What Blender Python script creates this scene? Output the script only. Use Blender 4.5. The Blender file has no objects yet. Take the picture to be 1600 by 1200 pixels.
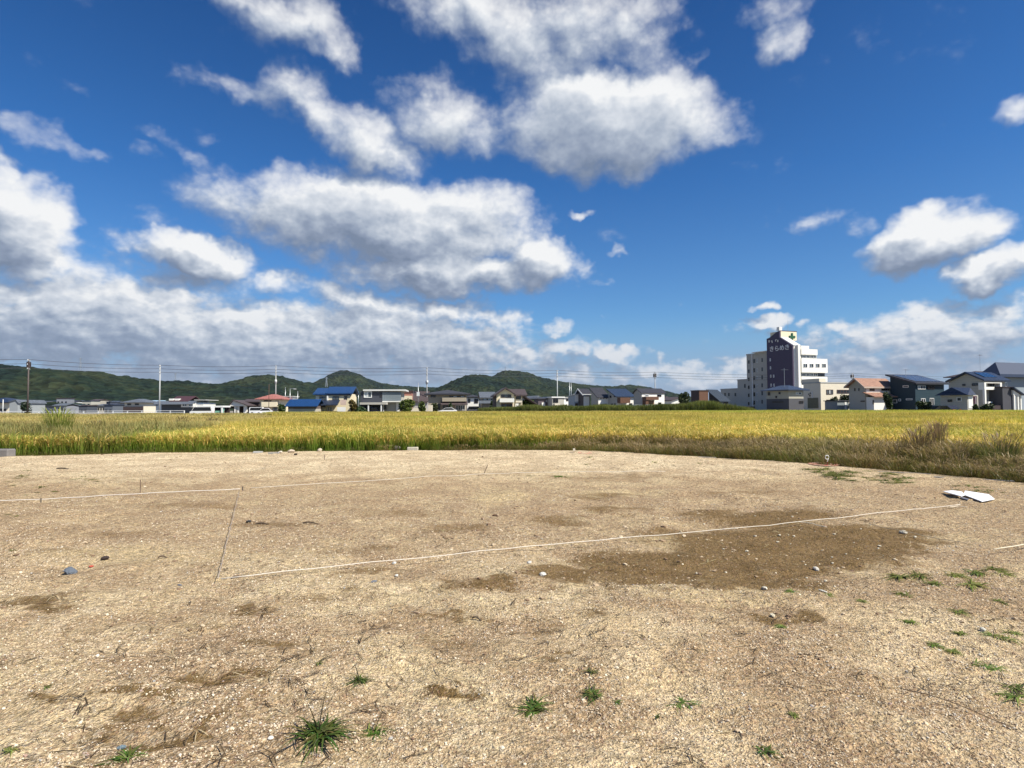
import bpy, bmesh, math, random
import numpy as np
from mathutils import Vector, Matrix

rng = random.Random(7)
R = math.radians
sc = bpy.context.scene
COL = sc.collection

# ------------------------------------------------------------------ camera
F, CX, CY = 950.0, 800.0, 600.0
CAM = Vector((0.0, 0.0, 1.5))
PITCH, ROLL = R(2.17), R(-0.25)
CM = Matrix.Rotation(R(90) + PITCH, 3, 'X') @ Matrix.Rotation(ROLL, 3, 'Z')
cam = bpy.data.objects.new('camera', bpy.data.cameras.new('camera'))
COL.objects.link(cam)
cam.location = CAM
cam.rotation_euler = CM.to_euler('XYZ')
cam.data.sensor_width = 36.0
cam.data.lens = 36.0 * F / 1600.0
cam.data.clip_start = 0.05
cam.data.clip_end = 20000.0
sc.camera = cam

def ray(x, y):
    return CM @ Vector(((x - CX) / F, -(y - CY) / F, -1.0))
def at(x, y, D):            # point at depth D (world y) seen at pixel x, y of the photograph
    d = ray(x, y)
    return CAM + d * (D / d.y)
def gnd(x, y, z=0.0):       # point of the horizontal plane z seen at pixel x, y
    d = ray(x, y)
    return CAM + d * ((z - CAM.z) / d.z)

# ------------------------------------------------------------------ sun
SUN_AZ, SUN_EL = R(118), R(48)        # azimuth clockwise from +Y
sun = bpy.data.objects.new('sun', bpy.data.lights.new('sun', 'SUN'))
COL.objects.link(sun)
sdir = Vector((math.sin(SUN_AZ) * math.cos(SUN_EL), math.cos(SUN_AZ) * math.cos(SUN_EL), math.sin(SUN_EL)))
sun.rotation_euler = (-sdir).to_track_quat('-Z', 'Y').to_euler()
sun.location = (30, -10, 60)
sun.data.energy = 5.0
sun.data.angle = R(0.5)
sun.data.color = (1.0, 0.94, 0.82)

sc.view_settings.view_transform = 'Standard'
sc.view_settings.look = 'None'
sc.view_settings.gamma = 1.0
sc.view_settings.use_curve_mapping = False
sc.view_settings.exposure = 0.64
sc.cycles.max_bounces = 4
sc.cycles.diffuse_bounces = 2
sc.cycles.glossy_bounces = 2
sc.cycles.transmission_bounces = 3
sc.cycles.transparent_max_bounces = 4
sc.cycles.volume_bounces = 0
sc.cycles.use_denoising = True

# ------------------------------------------------------------------ node helpers
class NB:
    def __init__(self, nt):
        self.nt, self.n, self.l = nt, nt.nodes, nt.links
    def new(self, t, **kw):
        nd = self.n.new(t)
        for k, v in kw.items():
            setattr(nd, k, v)
        return nd
    def put(self, sock, v):
        if hasattr(v, 'links') or hasattr(v, 'is_linked'):
            self.l.new(v, sock)
        elif v is not None:
            if sock.type == 'RGBA' and hasattr(v, '__len__') and len(v) == 3:
                v = (*v, 1.0)
            sock.default_value = v
    def m(self, op, a, b=None, c=None, clamp=False):
        nd = self.new('ShaderNodeMath', operation=op, use_clamp=clamp)
        for i, v in enumerate((a, b, c)):
            if v is not None:
                self.put(nd.inputs[i], v)
        return nd.outputs[0]
    def vm(self, op, a, b=None):
        nd = self.new('ShaderNodeVectorMath', operation=op)
        self.put(nd.inputs[0], a)
        if b is not None:
            self.put(nd.inputs['Scale' if op == 'SCALE' else 1], b)
        return nd.outputs['Value' if op in ('LENGTH', 'DOT_PRODUCT') else 'Vector']
    def sep(self, v):
        nd = self.new('ShaderNodeSeparateXYZ'); self.put(nd.inputs[0], v)
        return nd.outputs
    def comb(self, x, y, z=0.0):
        nd = self.new('ShaderNodeCombineXYZ')
        for i, v in enumerate((x, y, z)):
            self.put(nd.inputs[i], v)
        return nd.outputs[0]
    def noise(self, v, scale, detail=2.0, rough=0.5, col=False, lac=2.0, dist=0.0):
        nd = self.new('ShaderNodeTexNoise')
        if v is not None:
            self.put(nd.inputs['Vector'], v)
        for k, x in (('Scale', scale), ('Detail', detail), ('Roughness', rough), ('Lacunarity', lac), ('Distortion', dist)):
            nd.inputs[k].default_value = x
        return nd.outputs['Color' if col else 'Fac']
    def voro(self, v, scale, out='Distance', feature='F1', rand=1.0):
        nd = self.new('ShaderNodeTexVoronoi', feature=feature)
        if v is not None:
            self.put(nd.inputs['Vector'], v)
        nd.inputs['Scale'].default_value = scale
        nd.inputs['Randomness'].default_value = rand
        return nd.outputs[out]
    def mix(self, f, a, b, blend='MIX'):
        nd = self.new('ShaderNodeMix', data_type='RGBA', blend_type=blend)
        self.put(nd.inputs[0], f); self.put(nd.inputs[6], a); self.put(nd.inputs[7], b)
        return nd.outputs[2]
    def mr(self, v, a, b, c=0.0, d=1.0, smooth=True):
        nd = self.new('ShaderNodeMapRange', interpolation_type='SMOOTHSTEP' if smooth else 'LINEAR')
        for i, x in enumerate((v, a, b, c, d)):
            self.put(nd.inputs[i], x)
        return nd.outputs[0]
    def ramp(self, f, stops, interp='LINEAR'):
        nd = self.new('ShaderNodeValToRGB')
        nd.color_ramp.interpolation = interp
        el = nd.color_ramp.elements
        while len(el) < len(stops):
            el.new(0.5)
        for e, (p, c) in zip(el, stops):
            e.position = p; e.color = (*c, 1.0)
        self.put(nd.inputs[0], f)
        return nd.outputs[0]
    def blob(self, v, cx, cy, rx, ry, rot=0.0):
        mp = self.new('ShaderNodeMapping', vector_type='TEXTURE')
        self.put(mp.inputs[0], v)
        mp.inputs['Location'].default_value = (cx, cy, 0)
        mp.inputs['Rotation'].default_value = (0, 0, rot)
        mp.inputs['Scale'].default_value = (rx, ry, 1)
        g = self.new('ShaderNodeTexGradient', gradient_type='SPHERICAL')
        self.l.new(mp.outputs[0], g.inputs[0])
        return g.outputs['Fac']

# ------------------------------------------------------------------ sky and clouds (world)
w = bpy.data.worlds.new('World')
sc.world = w
w.use_nodes = True
w.cycles.sampling_method = 'NONE'
w.node_tree.nodes.clear()
b = NB(w.node_tree)

def pix_azel(x, y):
    d = ray(x, y).normalized()
    return math.degrees(math.atan2(d.x, d.y)), math.degrees(math.asin(d.z))
# cloud masses: centre, half sizes (photograph pixels), tilt in degrees, weight
BL = [
 (440,28,112,52,8,1.0),(520,72,50,34,30,.8),(400,60,50,34,0,.4),
 (300,118,52,26,10,.42),(385,140,95,26,14,.6),(460,136,66,44,0,.85),(500,190,100,38,38,.95),(585,225,95,52,15,1.15),
 (690,190,95,58,-5,1.1),(740,215,70,40,0,.8),(640,165,70,44,0,.6),(700,150,90,40,10,.5),(860,110,120,60,0,.9),
 (690,20,105,55,20,.9),(800,55,115,70,30,1.1),(930,45,135,85,0,1.1),(1010,85,50,60,0,.75),(1085,100,26,13,-40,.4),
 (950,190,190,92,0,1.6),(860,165,92,74,0,1.0),(1085,195,66,46,0,.9),(965,250,80,34,0,.9),(840,235,70,30,0,.7),
 (1210,18,62,38,0,.6),(1228,62,48,38,0,.9),
 (1590,172,48,32,0,.75),(1527,215,28,15,0,.42),
 (115,135,40,16,10,.42),(60,205,88,28,12,.62),(130,228,60,16,5,.5),(285,232,60,16,15,.42),(240,240,30,13,0,.38),(335,222,34,12,0,.3),
 (20,345,100,92,15,1.4),(8,265,30,38,0,1.0),(45,405,115,46,5,1.0),
 (600,345,255,78,4,1.45),(440,310,130,42,5,.9),(720,335,120,56,0,1.1),(700,420,190,48,3,1.2),(845,405,74,42,0,1.2),(480,375,120,44,20,.8),
 (305,396,100,42,0,1.2),(200,385,56,26,20,.6),(240,345,70,18,10,.3),
 (300,445,150,34,5,.7),(130,440,120,34,0,.7),(420,440,90,26,0,.75),
 (280,480,140,34,3,1.0),(70,492,100,34,0,.9),(190,515,150,28,0,.8),(440,500,90,26,0,.7),(330,530,120,24,0,.8),
 (580,470,110,36,8,.9),(700,490,100,30,0,.95),(620,520,130,28,0,.85),(770,500,70,28,0,.75),(730,535,100,20,0,.75),
 (240,515,430,84,3,1.2),(620,530,280,70,5,1.05),(90,430,200,60,0,.7),(540,455,110,40,0,.6),(60,548,130,18,0,.8),(230,560,120,14,0,.8),(400,556,100,14,0,.7),(560,562,110,16,0,.8),(150,588,200,14,0,.6),(480,590,200,12,0,.55),
 (497,525,42,28,0,1.1),(310,547,34,9,0,.9),
 (868,512,36,20,0,.6),(900,545,70,20,0,.8),(960,552,60,20,6,.85),(1010,572,70,16,4,.6),(1075,580,60,16,4,.6),(820,560,90,24,0,.75),(960,575,180,24,5,.5),(700,585,420,30,0,.75),(250,590,420,30,0,.8),(960,588,240,20,0,.6),
 (1455,372,116,50,-12,1.4),(1510,345,58,38,0,1.0),(1395,395,60,28,0,.8),
 (1545,425,92,32,-5,1.1),(1600,400,66,32,0,1.0),
 (1285,344,62,18,-18,.5),(1340,350,28,22,-50,.28),(905,330,24,12,0,.75),(970,394,20,9,0,.55),(946,434,17,8,0,.3),(947,487,26,9,0,.32),
 (1197,467,24,11,0,.75),(1200,498,46,17,-8,.9),(1255,508,30,10,0,.5),(1310,508,24,9,0,.6),(1350,512,32,11,0,.6),
 (1500,478,110,24,-5,.6),(1450,503,34,10,0,.8),(1540,510,110,28,0,.6),(1400,545,90,18,0,.6),(1520,545,80,16,0,.6),(1450,525,300,62,-6,.92),(1400,575,300,28,0,.6),(1300,560,60,12,0,.45),(1240,588,360,30,0,.75),(1170,520,80,30,0,.35),
]
def deg_blob(x, y, rx, ry, rot):
    a0, e0 = pix_azel(x, y)
    a1, e1 = pix_azel(x + rx, y); a2, e2 = pix_azel(x, y - ry)
    return a0, e0, math.hypot(a1 - a0, e1 - e0), math.hypot(a2 - a0, e2 - e0), -R(rot)

tc = b.new('ShaderNodeTexCoord')
gx, gy, gz = b.sep(tc.outputs['Generated'])
az = b.m('MULTIPLY', b.m('ARCTAN2', gx, gy), 57.29578)
el = b.m('MULTIPLY', b.m('ARCSINE', gz), 57.29578)
elp = b.m('MAXIMUM', el, 0.0)
P = b.comb(az, elp)
SHX, SHY = 1.1, 1.5                      # step towards the sun, degrees, for the light on the clouds
warp = b.vm('SUBTRACT', b.noise(b.vm('SCALE', P, 0.2), 1.0, 4.0, 0.6, col=True), (0.5, 0.5, 0.5))
PW = b.vm('ADD', P, b.vm('SCALE', warp, 4.6))
PW = b.vm('ADD', b.vm('MULTIPLY', PW, (1, 1, 0)), (0, 0, 1))
acc = acc1 = None
for (x, y, rx, ry, rot, wt) in BL:
    ca, ce, ra, re, ro = deg_blob(x, y, rx * (1.22 if y < 460 else 1.1), ry * (1.24 if y < 460 else 1.12), rot)
    c_, s_ = math.cos(ro), math.sin(ro)
    ux, uy, vx, vy = c_ / ra, s_ / ra, -s_ / re, c_ / re
    u = b.vm('DOT_PRODUCT', PW, (ux, uy, -(ux * ca + uy * ce)))
    v = b.vm('DOT_PRODUCT', PW, (vx, vy, -(vx * ca + vy * ce)))
    cu, cv = ux * SHX + uy * SHY, vx * SHX + vy * SHY
    r2 = b.m('MULTIPLY_ADD', u, u, b.m('MULTIPLY', v, v))
    f0 = b.m('MULTIPLY_ADD', r2, -wt, wt)
    q = b.m('MULTIPLY_ADD', u, -2 * cu * wt, b.m('MULTIPLY_ADD', v, -2 * cv * wt, f0))
    f1 = b.m('SUBTRACT', q, wt * (cu * cu + cv * cv))
    acc = f0 if acc is None else b.m('SMOOTH_MAX', acc, f0, 0.15)
    acc1 = f1 if acc1 is None else b.m('MAXIMUM', acc1, f1)
acc = b.m('MAXIMUM', acc, 0.0); acc1 = b.m('MAXIMUM', acc1, 0.0)
outf = b.m('MAXIMUM', b.mr(b.m('ABSOLUTE', az), 44.0, 58.0), b.mr(el, 38.0, 50.0))
fld = b.m('MULTIPLY', b.mr(b.noise(b.vm('MULTIPLY', P, (0.05, 0.09, 0)), 1.0, 2.0, 0.5), 0.47, 0.66), b.mr(el, 0.0, 70.0, 0.95, 0.5))
fld = b.m('MULTIPLY', outf, fld)
acc = b.m('MAXIMUM', acc, fld); acc1 = b.m('MAXIMUM', acc1, fld)
lo = b.mr(el, 3.0, 15.0, 1.0, 0.0)
def billow(p, det):
    hi_ = b.noise(b.vm('MULTIPLY', p, (0.15, 0.20, 1)), 1.0, det, 0.57)
    lo_ = b.noise(b.vm('MULTIPLY', p, (0.34, 0.56, 1)), 1.0, det, 0.57)
    nn = b.m('MULTIPLY_ADD', b.m('SUBTRACT', lo_, hi_), lo, hi_)
    vo = b.new('ShaderNodeTexVoronoi', feature='F1'); b.put(vo.inputs['Vector'], b.vm('MULTIPLY', b.vm('ADD', p, b.vm('SCALE', warp, 1.6)), (0.34, 0.50, 1)))
    vo.inputs['Scale'].default_value = 1.0; vo.inputs['Detail'].default_value = 2.0; vo.inputs['Roughness'].default_value = .55; vo.inputs['Lacunarity'].default_value = 2.3
    return b.m('MULTIPLY_ADD', b.m('SUBTRACT', .50, vo.outputs['Distance']), .20, nn)
n0 = billow(P, 7.0)
n1 = billow(b.vm('ADD', P, b.comb(b.mr(el, 2, 20, .35, SHX * .75), b.mr(el, 2, 20, .30, SHY * .75))), 6.0)
AMP = b.mr(el, 3.0, 22.0, 1.7, 1.55)
D0 = b.m('MULTIPLY_ADD', b.m('SUBTRACT', n0, 0.5), AMP, acc)
D1 = b.m('MULTIPLY_ADD', b.m('SUBTRACT', n1, 0.5), AMP, acc1)
sky = b.new('ShaderNodeTexSky', sky_type='NISHITA')
sky.sun_disc = False
sky.sun_elevation = SUN_EL
sky.sun_rotation = SUN_AZ
sky.altitude = 30.0
sky.air_density = 1.0; sky.dust_density = 0.6; sky.ozone_density = 2.0
SKY_S = 0.066
# deep blue of the photograph
tint = b.ramp(b.mr(elp, 0.0, 40.0, smooth=False), [(0.0, (.60, .74, 1.25)), (0.15, (.52, .88, 1.22)), (0.5, (.25, .67, 1.14)), (1.0, (.10, .42, .84))])
blue = b.mix(1.0, sky.outputs[0], tint, 'MULTIPLY')
blue = b.mix(b.mr(el, 0.0, 9.0, 0.75, 0.0), blue, (2.9, 4.0, 5.7))
alpha = b.mr(D0, b.mr(el, 0.0, 30.0, 0.06, 0.02), b.mr(el, 0.0, 30.0, 0.60, 1.15))
gn = b.m('MULTIPLY', b.m('SUBTRACT', n0, n1), b.mr(el, 4, 26, 1.9, 1.0))
lit = b.m('ADD', b.m('MULTIPLY_ADD', b.m('SUBTRACT', acc, acc1), b.mr(el, 0, 30, 1.3, .95, smooth=False), gn), b.mr(el, 0, 30, .48, .60))
lit = b.m('MULTIPLY_ADD', b.mr(D0, 0.5, 1.7), -0.16, lit, clamp=True)
ccol = b.ramp(lit, [(0.0, (1.9, 2.45, 3.5)), (0.25, (2.7, 3.3, 4.45)), (0.5, (4.3, 4.9, 5.9)), (0.8, (6.9, 7.3, 7.9)), (1.0, (8.9, 9.0, 9.1))])
ccol = b.mix(b.mr(el, 0.0, 12.0, 0.5, 0.0), ccol, (3.3, 4.2, 5.6))
final = b.mix(alpha, blue, ccol)
bg = b.new('ShaderNodeBackground')
b.put(bg.inputs[0], final); bg.inputs[1].default_value = SKY_S
wo = b.new('ShaderNodeOutputWorld')
w.node_tree.links.new(bg.outputs[0], wo.inputs[0])

HAZE = 3.0e-5
# ------------------------------------------------------------------ mesh and tag helpers
def link(name, me, parent=None, mats=None):
    o = bpy.data.objects.new(name, me)
    COL.objects.link(o)
    if mats is not None and me is not None and len(me.materials) == 0:
        for m_ in (mats if isinstance(mats, (list, tuple)) else [mats]):
            me.materials.append(m_)
    if parent is not None:
        o.parent = parent
    return o
def tag(o, label=None, cat=None, group=None, kind=None):
    if label: o['label'] = label
    if cat: o['category'] = cat
    if group: o['group'] = group
    if kind: o['kind'] = kind
    return o
def empty(name, loc=(0, 0, 0), rz=0.0, label=None, cat=None, group=None):
    o = bpy.data.objects.new(name, None)
    COL.objects.link(o)
    o.location = loc; o.rotation_euler = (0, 0, rz)
    o.empty_display_size = 0.2
    return tag(o, label, cat, group)
class MB:
    def __init__(self):
        self.v, self.f, self.mi = [], [], []
    def add(self, vs, fs, mi=0):
        k = len(self.v)
        self.v += [tuple(p) for p in vs]
        self.f += [tuple(i + k for i in f) for f in fs]
        self.mi += [mi] * len(fs)
        return self
    def box(self, x0, x1, y0, y1, z0, z1, mi=0):
        vs = [(x, y, z) for z in (z0, z1) for y in (y0, y1) for x in (x0, x1)]
        return self.add(vs, [(0, 2, 3, 1), (4, 5, 7, 6), (0, 1, 5, 4), (2, 6, 7, 3), (0, 4, 6, 2), (1, 3, 7, 5)], mi)
    def prism(self, poly, a0, a1, axis='x', mi=0):
        # polygon in the plane across the axis; 'x': (y,z), 'y': (x,z), 'z': (x,y)
        def P(a, p):
            return {'x': (a, p[0], p[1]), 'y': (p[0], a, p[1]), 'z': (p[0], p[1], a)}[axis]
        n = len(poly)
        vs = [P(a0, p) for p in poly] + [P(a1, p) for p in poly]
        fs = [tuple(range(n - 1, -1, -1)), tuple(range(n, 2 * n))] + [(i, (i + 1) % n, n + (i + 1) % n, n + i) for i in range(n)]
        return self.add(vs, fs, mi)
    def tube(self, pts, rad, n=6, mi=0, cap=True):
        pts = [Vector(p) for p in pts]
        rr = rad if isinstance(rad, (list, tuple)) else [rad] * len(pts)
        vs, fs = [], []
        for i, p in enumerate(pts):
            t = (pts[min(i + 1, len(pts) - 1)] - pts[max(i - 1, 0)]).normalized()
            u = t.cross(Vector((0, 0, 1)) if abs(t.z) < .9 else Vector((1, 0, 0))).normalized()
            v_ = t.cross(u)
            for k in range(n):
                a = 2 * math.pi * k / n
                vs.append(p + (u * math.cos(a) + v_ * math.sin(a)) * rr[i])
        for i in range(len(pts) - 1):
            for k in range(n):
                fs.append((i * n + k, i * n + (k + 1) % n, (i + 1) * n + (k + 1) % n, (i + 1) * n + k))
        if cap:
            fs.append(tuple(range(n - 1, -1, -1))); fs.append(tuple((len(pts) - 1) * n + k for k in range(n)))
        return self.add(vs, fs, mi)
    def mesh(self, name, smooth=False, fix=True):
        me = bpy.data.meshes.new(name)
        me.from_pydata(self.v, [], self.f)
        if any(self.mi):
            me.polygons.foreach_set('material_index', self.mi)
        if fix:
            bm = bmesh.new(); bm.from_mesh(me)
            bmesh.ops.recalc_face_normals(bm, faces=bm.faces)
            bm.to_mesh(me); bm.free()
        if smooth:
            me.polygons.foreach_set('use_smooth', [True] * len(me.polygons))
        me.update()
        return me
    def build(self, name, mats, parent=None, smooth=False):
        return link(name, self.mesh(name, smooth), parent, mats)

# vectorised value noise for geometry
def _h(ix, iy, s):
    n = (ix.astype(np.int64) * 374761393 + iy.astype(np.int64) * 668265263 + s * 1442695041) & 0x7fffffff
    n = ((n ^ (n >> 13)) * 1274126177) & 0x7fffffff
    return ((n ^ (n >> 16)) & 0xffff) / 65535.0
def vnoise(x, y, s=0):
    x = np.asarray(x, float); y = np.asarray(y, float)
    ix, iy = np.floor(x), np.floor(y)
    fx, fy = x - ix, y - iy
    fx = fx * fx * (3 - 2 * fx); fy = fy * fy * (3 - 2 * fy)
    a, b_, c, d_ = _h(ix, iy, s), _h(ix + 1, iy, s), _h(ix, iy + 1, s), _h(ix + 1, iy + 1, s)
    return (a + (b_ - a) * fx) * (1 - fy) + (c + (d_ - c) * fx) * fy
def fbm(x, y, s=0, o=4, g_=0.5):
    t = 0; a = 1; n = 0
    for k in range(o):
        t = t + a * vnoise(x * 2 ** k, y * 2 ** k, s + k * 17); n += a; a *= g_
    return t / n

# ------------------------------------------------------------------ materials
MATS = {}
def bsdf(name):
    m_ = bpy.data.materials.new(name); m_.use_nodes = True
    nb = NB(m_.node_tree)
    p = next(n for n in nb.n if n.type == 'BSDF_PRINCIPLED')
    return m_, nb, p
def paint(col, rough=0.7, var=0.10, scale=1.2, bump=0.0, bscale=20, spec=0.3, metal=0.0, stripes=None, sdir='z', name='paint'):
    key = (tuple(col), rough, var, scale, bump, bscale, spec, metal, stripes, sdir)
    if key in MATS:
        return MATS[key]
    m_, nb, p = bsdf(name)
    tc_ = nb.new('ShaderNodeTexCoord').outputs['Object']
    n1_ = nb.noise(tc_, scale, 5.0, 0.6)
    n2_ = nb.noise(tc_, scale * 9, 3.0, 0.6)
    f = nb.m('MULTIPLY_ADD', nb.m('SUBTRACT', n1_, 0.5), 1.4 * var * 2, nb.m('MULTIPLY_ADD', nb.m('SUBTRACT', n2_, 0.5), var, 1.0))
    c = nb.vm('SCALE', nb.comb(*col), f)
    hgt = None
    if stripes:
        x_, y_, z_ = nb.sep(tc_)
        co = {'z': z_, 'x': x_, 'y': y_, 'xy': nb.m('ADD', x_, y_)}[sdir]
        saw = nb.m('FRACT', nb.m('DIVIDE', co, stripes))
        line = nb.mr(saw, 0.0, 0.14)
        c = nb.vm('SCALE', c, nb.m('MULTIPLY_ADD', line, 0.28, 0.72))
        hgt = saw
    nb.put(p.inputs['Base Color'], c)
    p.inputs['Roughness'].default_value = rough
    p.inputs['Specular IOR Level'].default_value = spec
    p.inputs['Metallic'].default_value = metal
    if bump or stripes:
        bp = nb.new('ShaderNodeBump')
        bp.inputs['Strength'].default_value = bump or 0.5
        bp.inputs['Distance'].default_value = 0.03
        nb.put(bp.inputs['Height'], hgt if hgt is not None else nb.noise(tc_, bscale, 4.0, 0.6))
        nb.l.new(bp.outputs[0], p.inputs['Normal'])
    MATS[key] = m_
    return m_
def tile(col, rough=0.55, name='roof_tile', pitch=0.28, spec=0.4):
    key = ('tile', tuple(col), rough, pitch)
    if key in MATS:
        return MATS[key]
    m_, nb, p = bsdf(name)
    tc_ = nb.new('ShaderNodeTexCoord').outputs['Object']
    x_, y_, z_ = nb.sep(tc_)
    br = nb.new('ShaderNodeTexBrick')
    nb.put(br.inputs['Vector'], nb.comb(x_, nb.m('ADD', y_, nb.m('MULTIPLY', z_, 1.3)), 0.0))
    nb.put(br.inputs['Color1'], tuple(c * .8 for c in col)); nb.put(br.inputs['Color2'], tuple(min(1, c * 1.25) for c in col))
    nb.put(br.inputs['Mortar'], tuple(c * .55 for c in col))
    for k, v_ in (('Scale', 1.0), ('Brick Width', pitch), ('Row Height', pitch), ('Mortar Size', .02), ('Mortar Smooth', .3)):
        br.inputs[k].default_value = v_
    f = nb.m('MULTIPLY_ADD', nb.m('SUBTRACT', nb.noise(tc_, 1.3, 4.0, .6), .5), .5, 1.0)
    nb.put(p.inputs['Base Color'], nb.vm('SCALE', br.outputs[0], f))
    p.inputs['Roughness'].default_value = rough
    p.inputs['Specular IOR Level'].default_value = spec
    bp = nb.new('ShaderNodeBump'); bp.inputs['Strength'].default_value = .5; bp.inputs['Distance'].default_value = .04
    nb.put(bp.inputs['Height'], nb.m('SINE', nb.m('MULTIPLY', x_, 2 * math.pi / pitch)))
    nb.l.new(bp.outputs[0], p.inputs['Normal'])
    MATS[key] = m_
    return m_
def glass_mat(col=(.02, .03, .04), rough=0.08, name='window_glass'):
    key = ('glass', tuple(col), rough)
    if key not in MATS:
        m_, nb, p = bsdf(name)
        tc_ = nb.new('ShaderNodeTexCoord').outputs['Object']
        f = nb.m('MULTIPLY_ADD', nb.noise(tc_, 1.5, 3.0, .6), 1.2, .4)
        nb.put(p.inputs['Base Color'], nb.vm('SCALE', nb.comb(*col), f))
        p.inputs['Roughness'].default_value = rough
        p.inputs['Specular IOR Level'].default_value = 0.7
        MATS[key] = m_
    return MATS[key]
def leaf_mat(name, hue_var=0.25, trans=0.35, zone=0.3):
    # blade colour comes from the mesh (green stalk, ripe tip); plants differ a little from one another
    m_ = bpy.data.materials.new(name); m_.use_nodes = True
    nb = NB(m_.node_tree); nb.n.clear()
    at_ = nb.new('ShaderNodeAttribute', attribute_name='tone').outputs['Color']
    rnd = nb.new('ShaderNodeObjectInfo').outputs['Random']
    pos = nb.new('ShaderNodeNewGeometry').outputs['Position']
    big = nb.noise(nb.vm('MULTIPLY', pos, (1, 1, .3)), 0.13, 3.0, .6)
    f = nb.m('ADD', nb.mr(rnd, 0, 1, 1 - hue_var, 1 + hue_var, smooth=False), nb.mr(big, .3, .7, -zone, zone, smooth=False))
    c = nb.vm('SCALE', at_, f)
    c = nb.mix(nb.mr(nb.noise(nb.vm('ADD', pos, (40, 9, 0)), 0.21, 3.0, .6), .48, .68, 0, .4), c, nb.vm('MULTIPLY', c, (.72, 1.0, .75)))
    d1 = nb.new('ShaderNodeBsdfDiffuse'); nb.put(d1.inputs[0], c)
    d2 = nb.new('ShaderNodeBsdfTranslucent'); nb.put(d2.inputs[0], nb.vm('MULTIPLY', c, (1.1, 1.15, .7)))
    mx = nb.new('ShaderNodeMixShader'); mx.inputs[0].default_value = trans
    nb.l.new(d1.outputs[0], mx.inputs[1]); nb.l.new(d2.outputs[0], mx.inputs[2])
    gl = nb.new('ShaderNodeBsdfGlossy'); gl.inputs['Roughness'].default_value = .45; nb.put(gl.inputs[0], (.8, .8, .75))
    mx2 = nb.new('ShaderNodeMixShader'); mx2.inputs[0].default_value = .018
    nb.l.new(mx.outputs[0], mx2.inputs[1]); nb.l.new(gl.outputs[0], mx2.inputs[2])
    o_ = nb.new('ShaderNodeOutputMaterial'); nb.l.new(mx2.outputs[0], o_.inputs[0])
    return m_
M_PLANT = leaf_mat('plant_blade')
M_CROWN = leaf_mat('tree_leaves', hue_var=.1, trans=.2, zone=.05)

# ------------------------------------------------------------------ blades, clumps, scatter
class Blades:
    def __init__(self, seed):
        self.r = random.Random(seed); self.v = []; self.f = []; self.c = []
    def blade(self, base, az, h, lean, droop, wid, c0, c1, seg=4, pw=1.0, tw=None):
        r = self.r
        dx, dy = math.cos(az), math.sin(az)
        tw = az + math.pi / 2 + r.uniform(-.6, .6) if tw is None else tw
        wx, wy = math.cos(tw), math.sin(tw)
        k = len(self.v)
        for i in range(seg + 1):
            t = i / seg
            out_ = lean * t + droop * t ** 2.2
            z = h * t - (droop * .75) * t ** 3.2
            p = (base[0] + dx * out_, base[1] + dy * out_, base[2] + z)
            w_ = wid * (1 - t ** 2) * .5 if pw == 1.0 else wid * .5 * (math.sin(math.pi * min(1, .12 + .88 * t)) ** .7)
            c = tuple(a + (b_ - a) * t for a, b_ in zip(c0, c1))
            if i == seg and pw == 1.0:
                self.v.append(p); self.c.append(c)
            else:
                self.v += [(p[0] - wx * w_, p[1] - wy * w_, p[2]), (p[0] + wx * w_, p[1] + wy * w_, p[2])]
                self.c += [c, c]
        for i in range(seg):
            a = k + 2 * i
            if i == seg - 1 and pw == 1.0:
                self.f.append((a, a + 1, a + 2))
            else:
                self.f.append((a, a + 1, a + 3, a + 2))
    def mesh(self, name, mat=None):
        me = bpy.data.meshes.new(name)
        me.from_pydata(self.v, [], self.f)
        at_ = me.attributes.new('tone', 'FLOAT_COLOR', 'POINT')
        at_.data.foreach_set('color', np.array([(*c, 1) for c in self.c], dtype=np.float32).ravel())
        me.materials.append(mat or M_PLANT)
        me.update()
        return me

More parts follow.
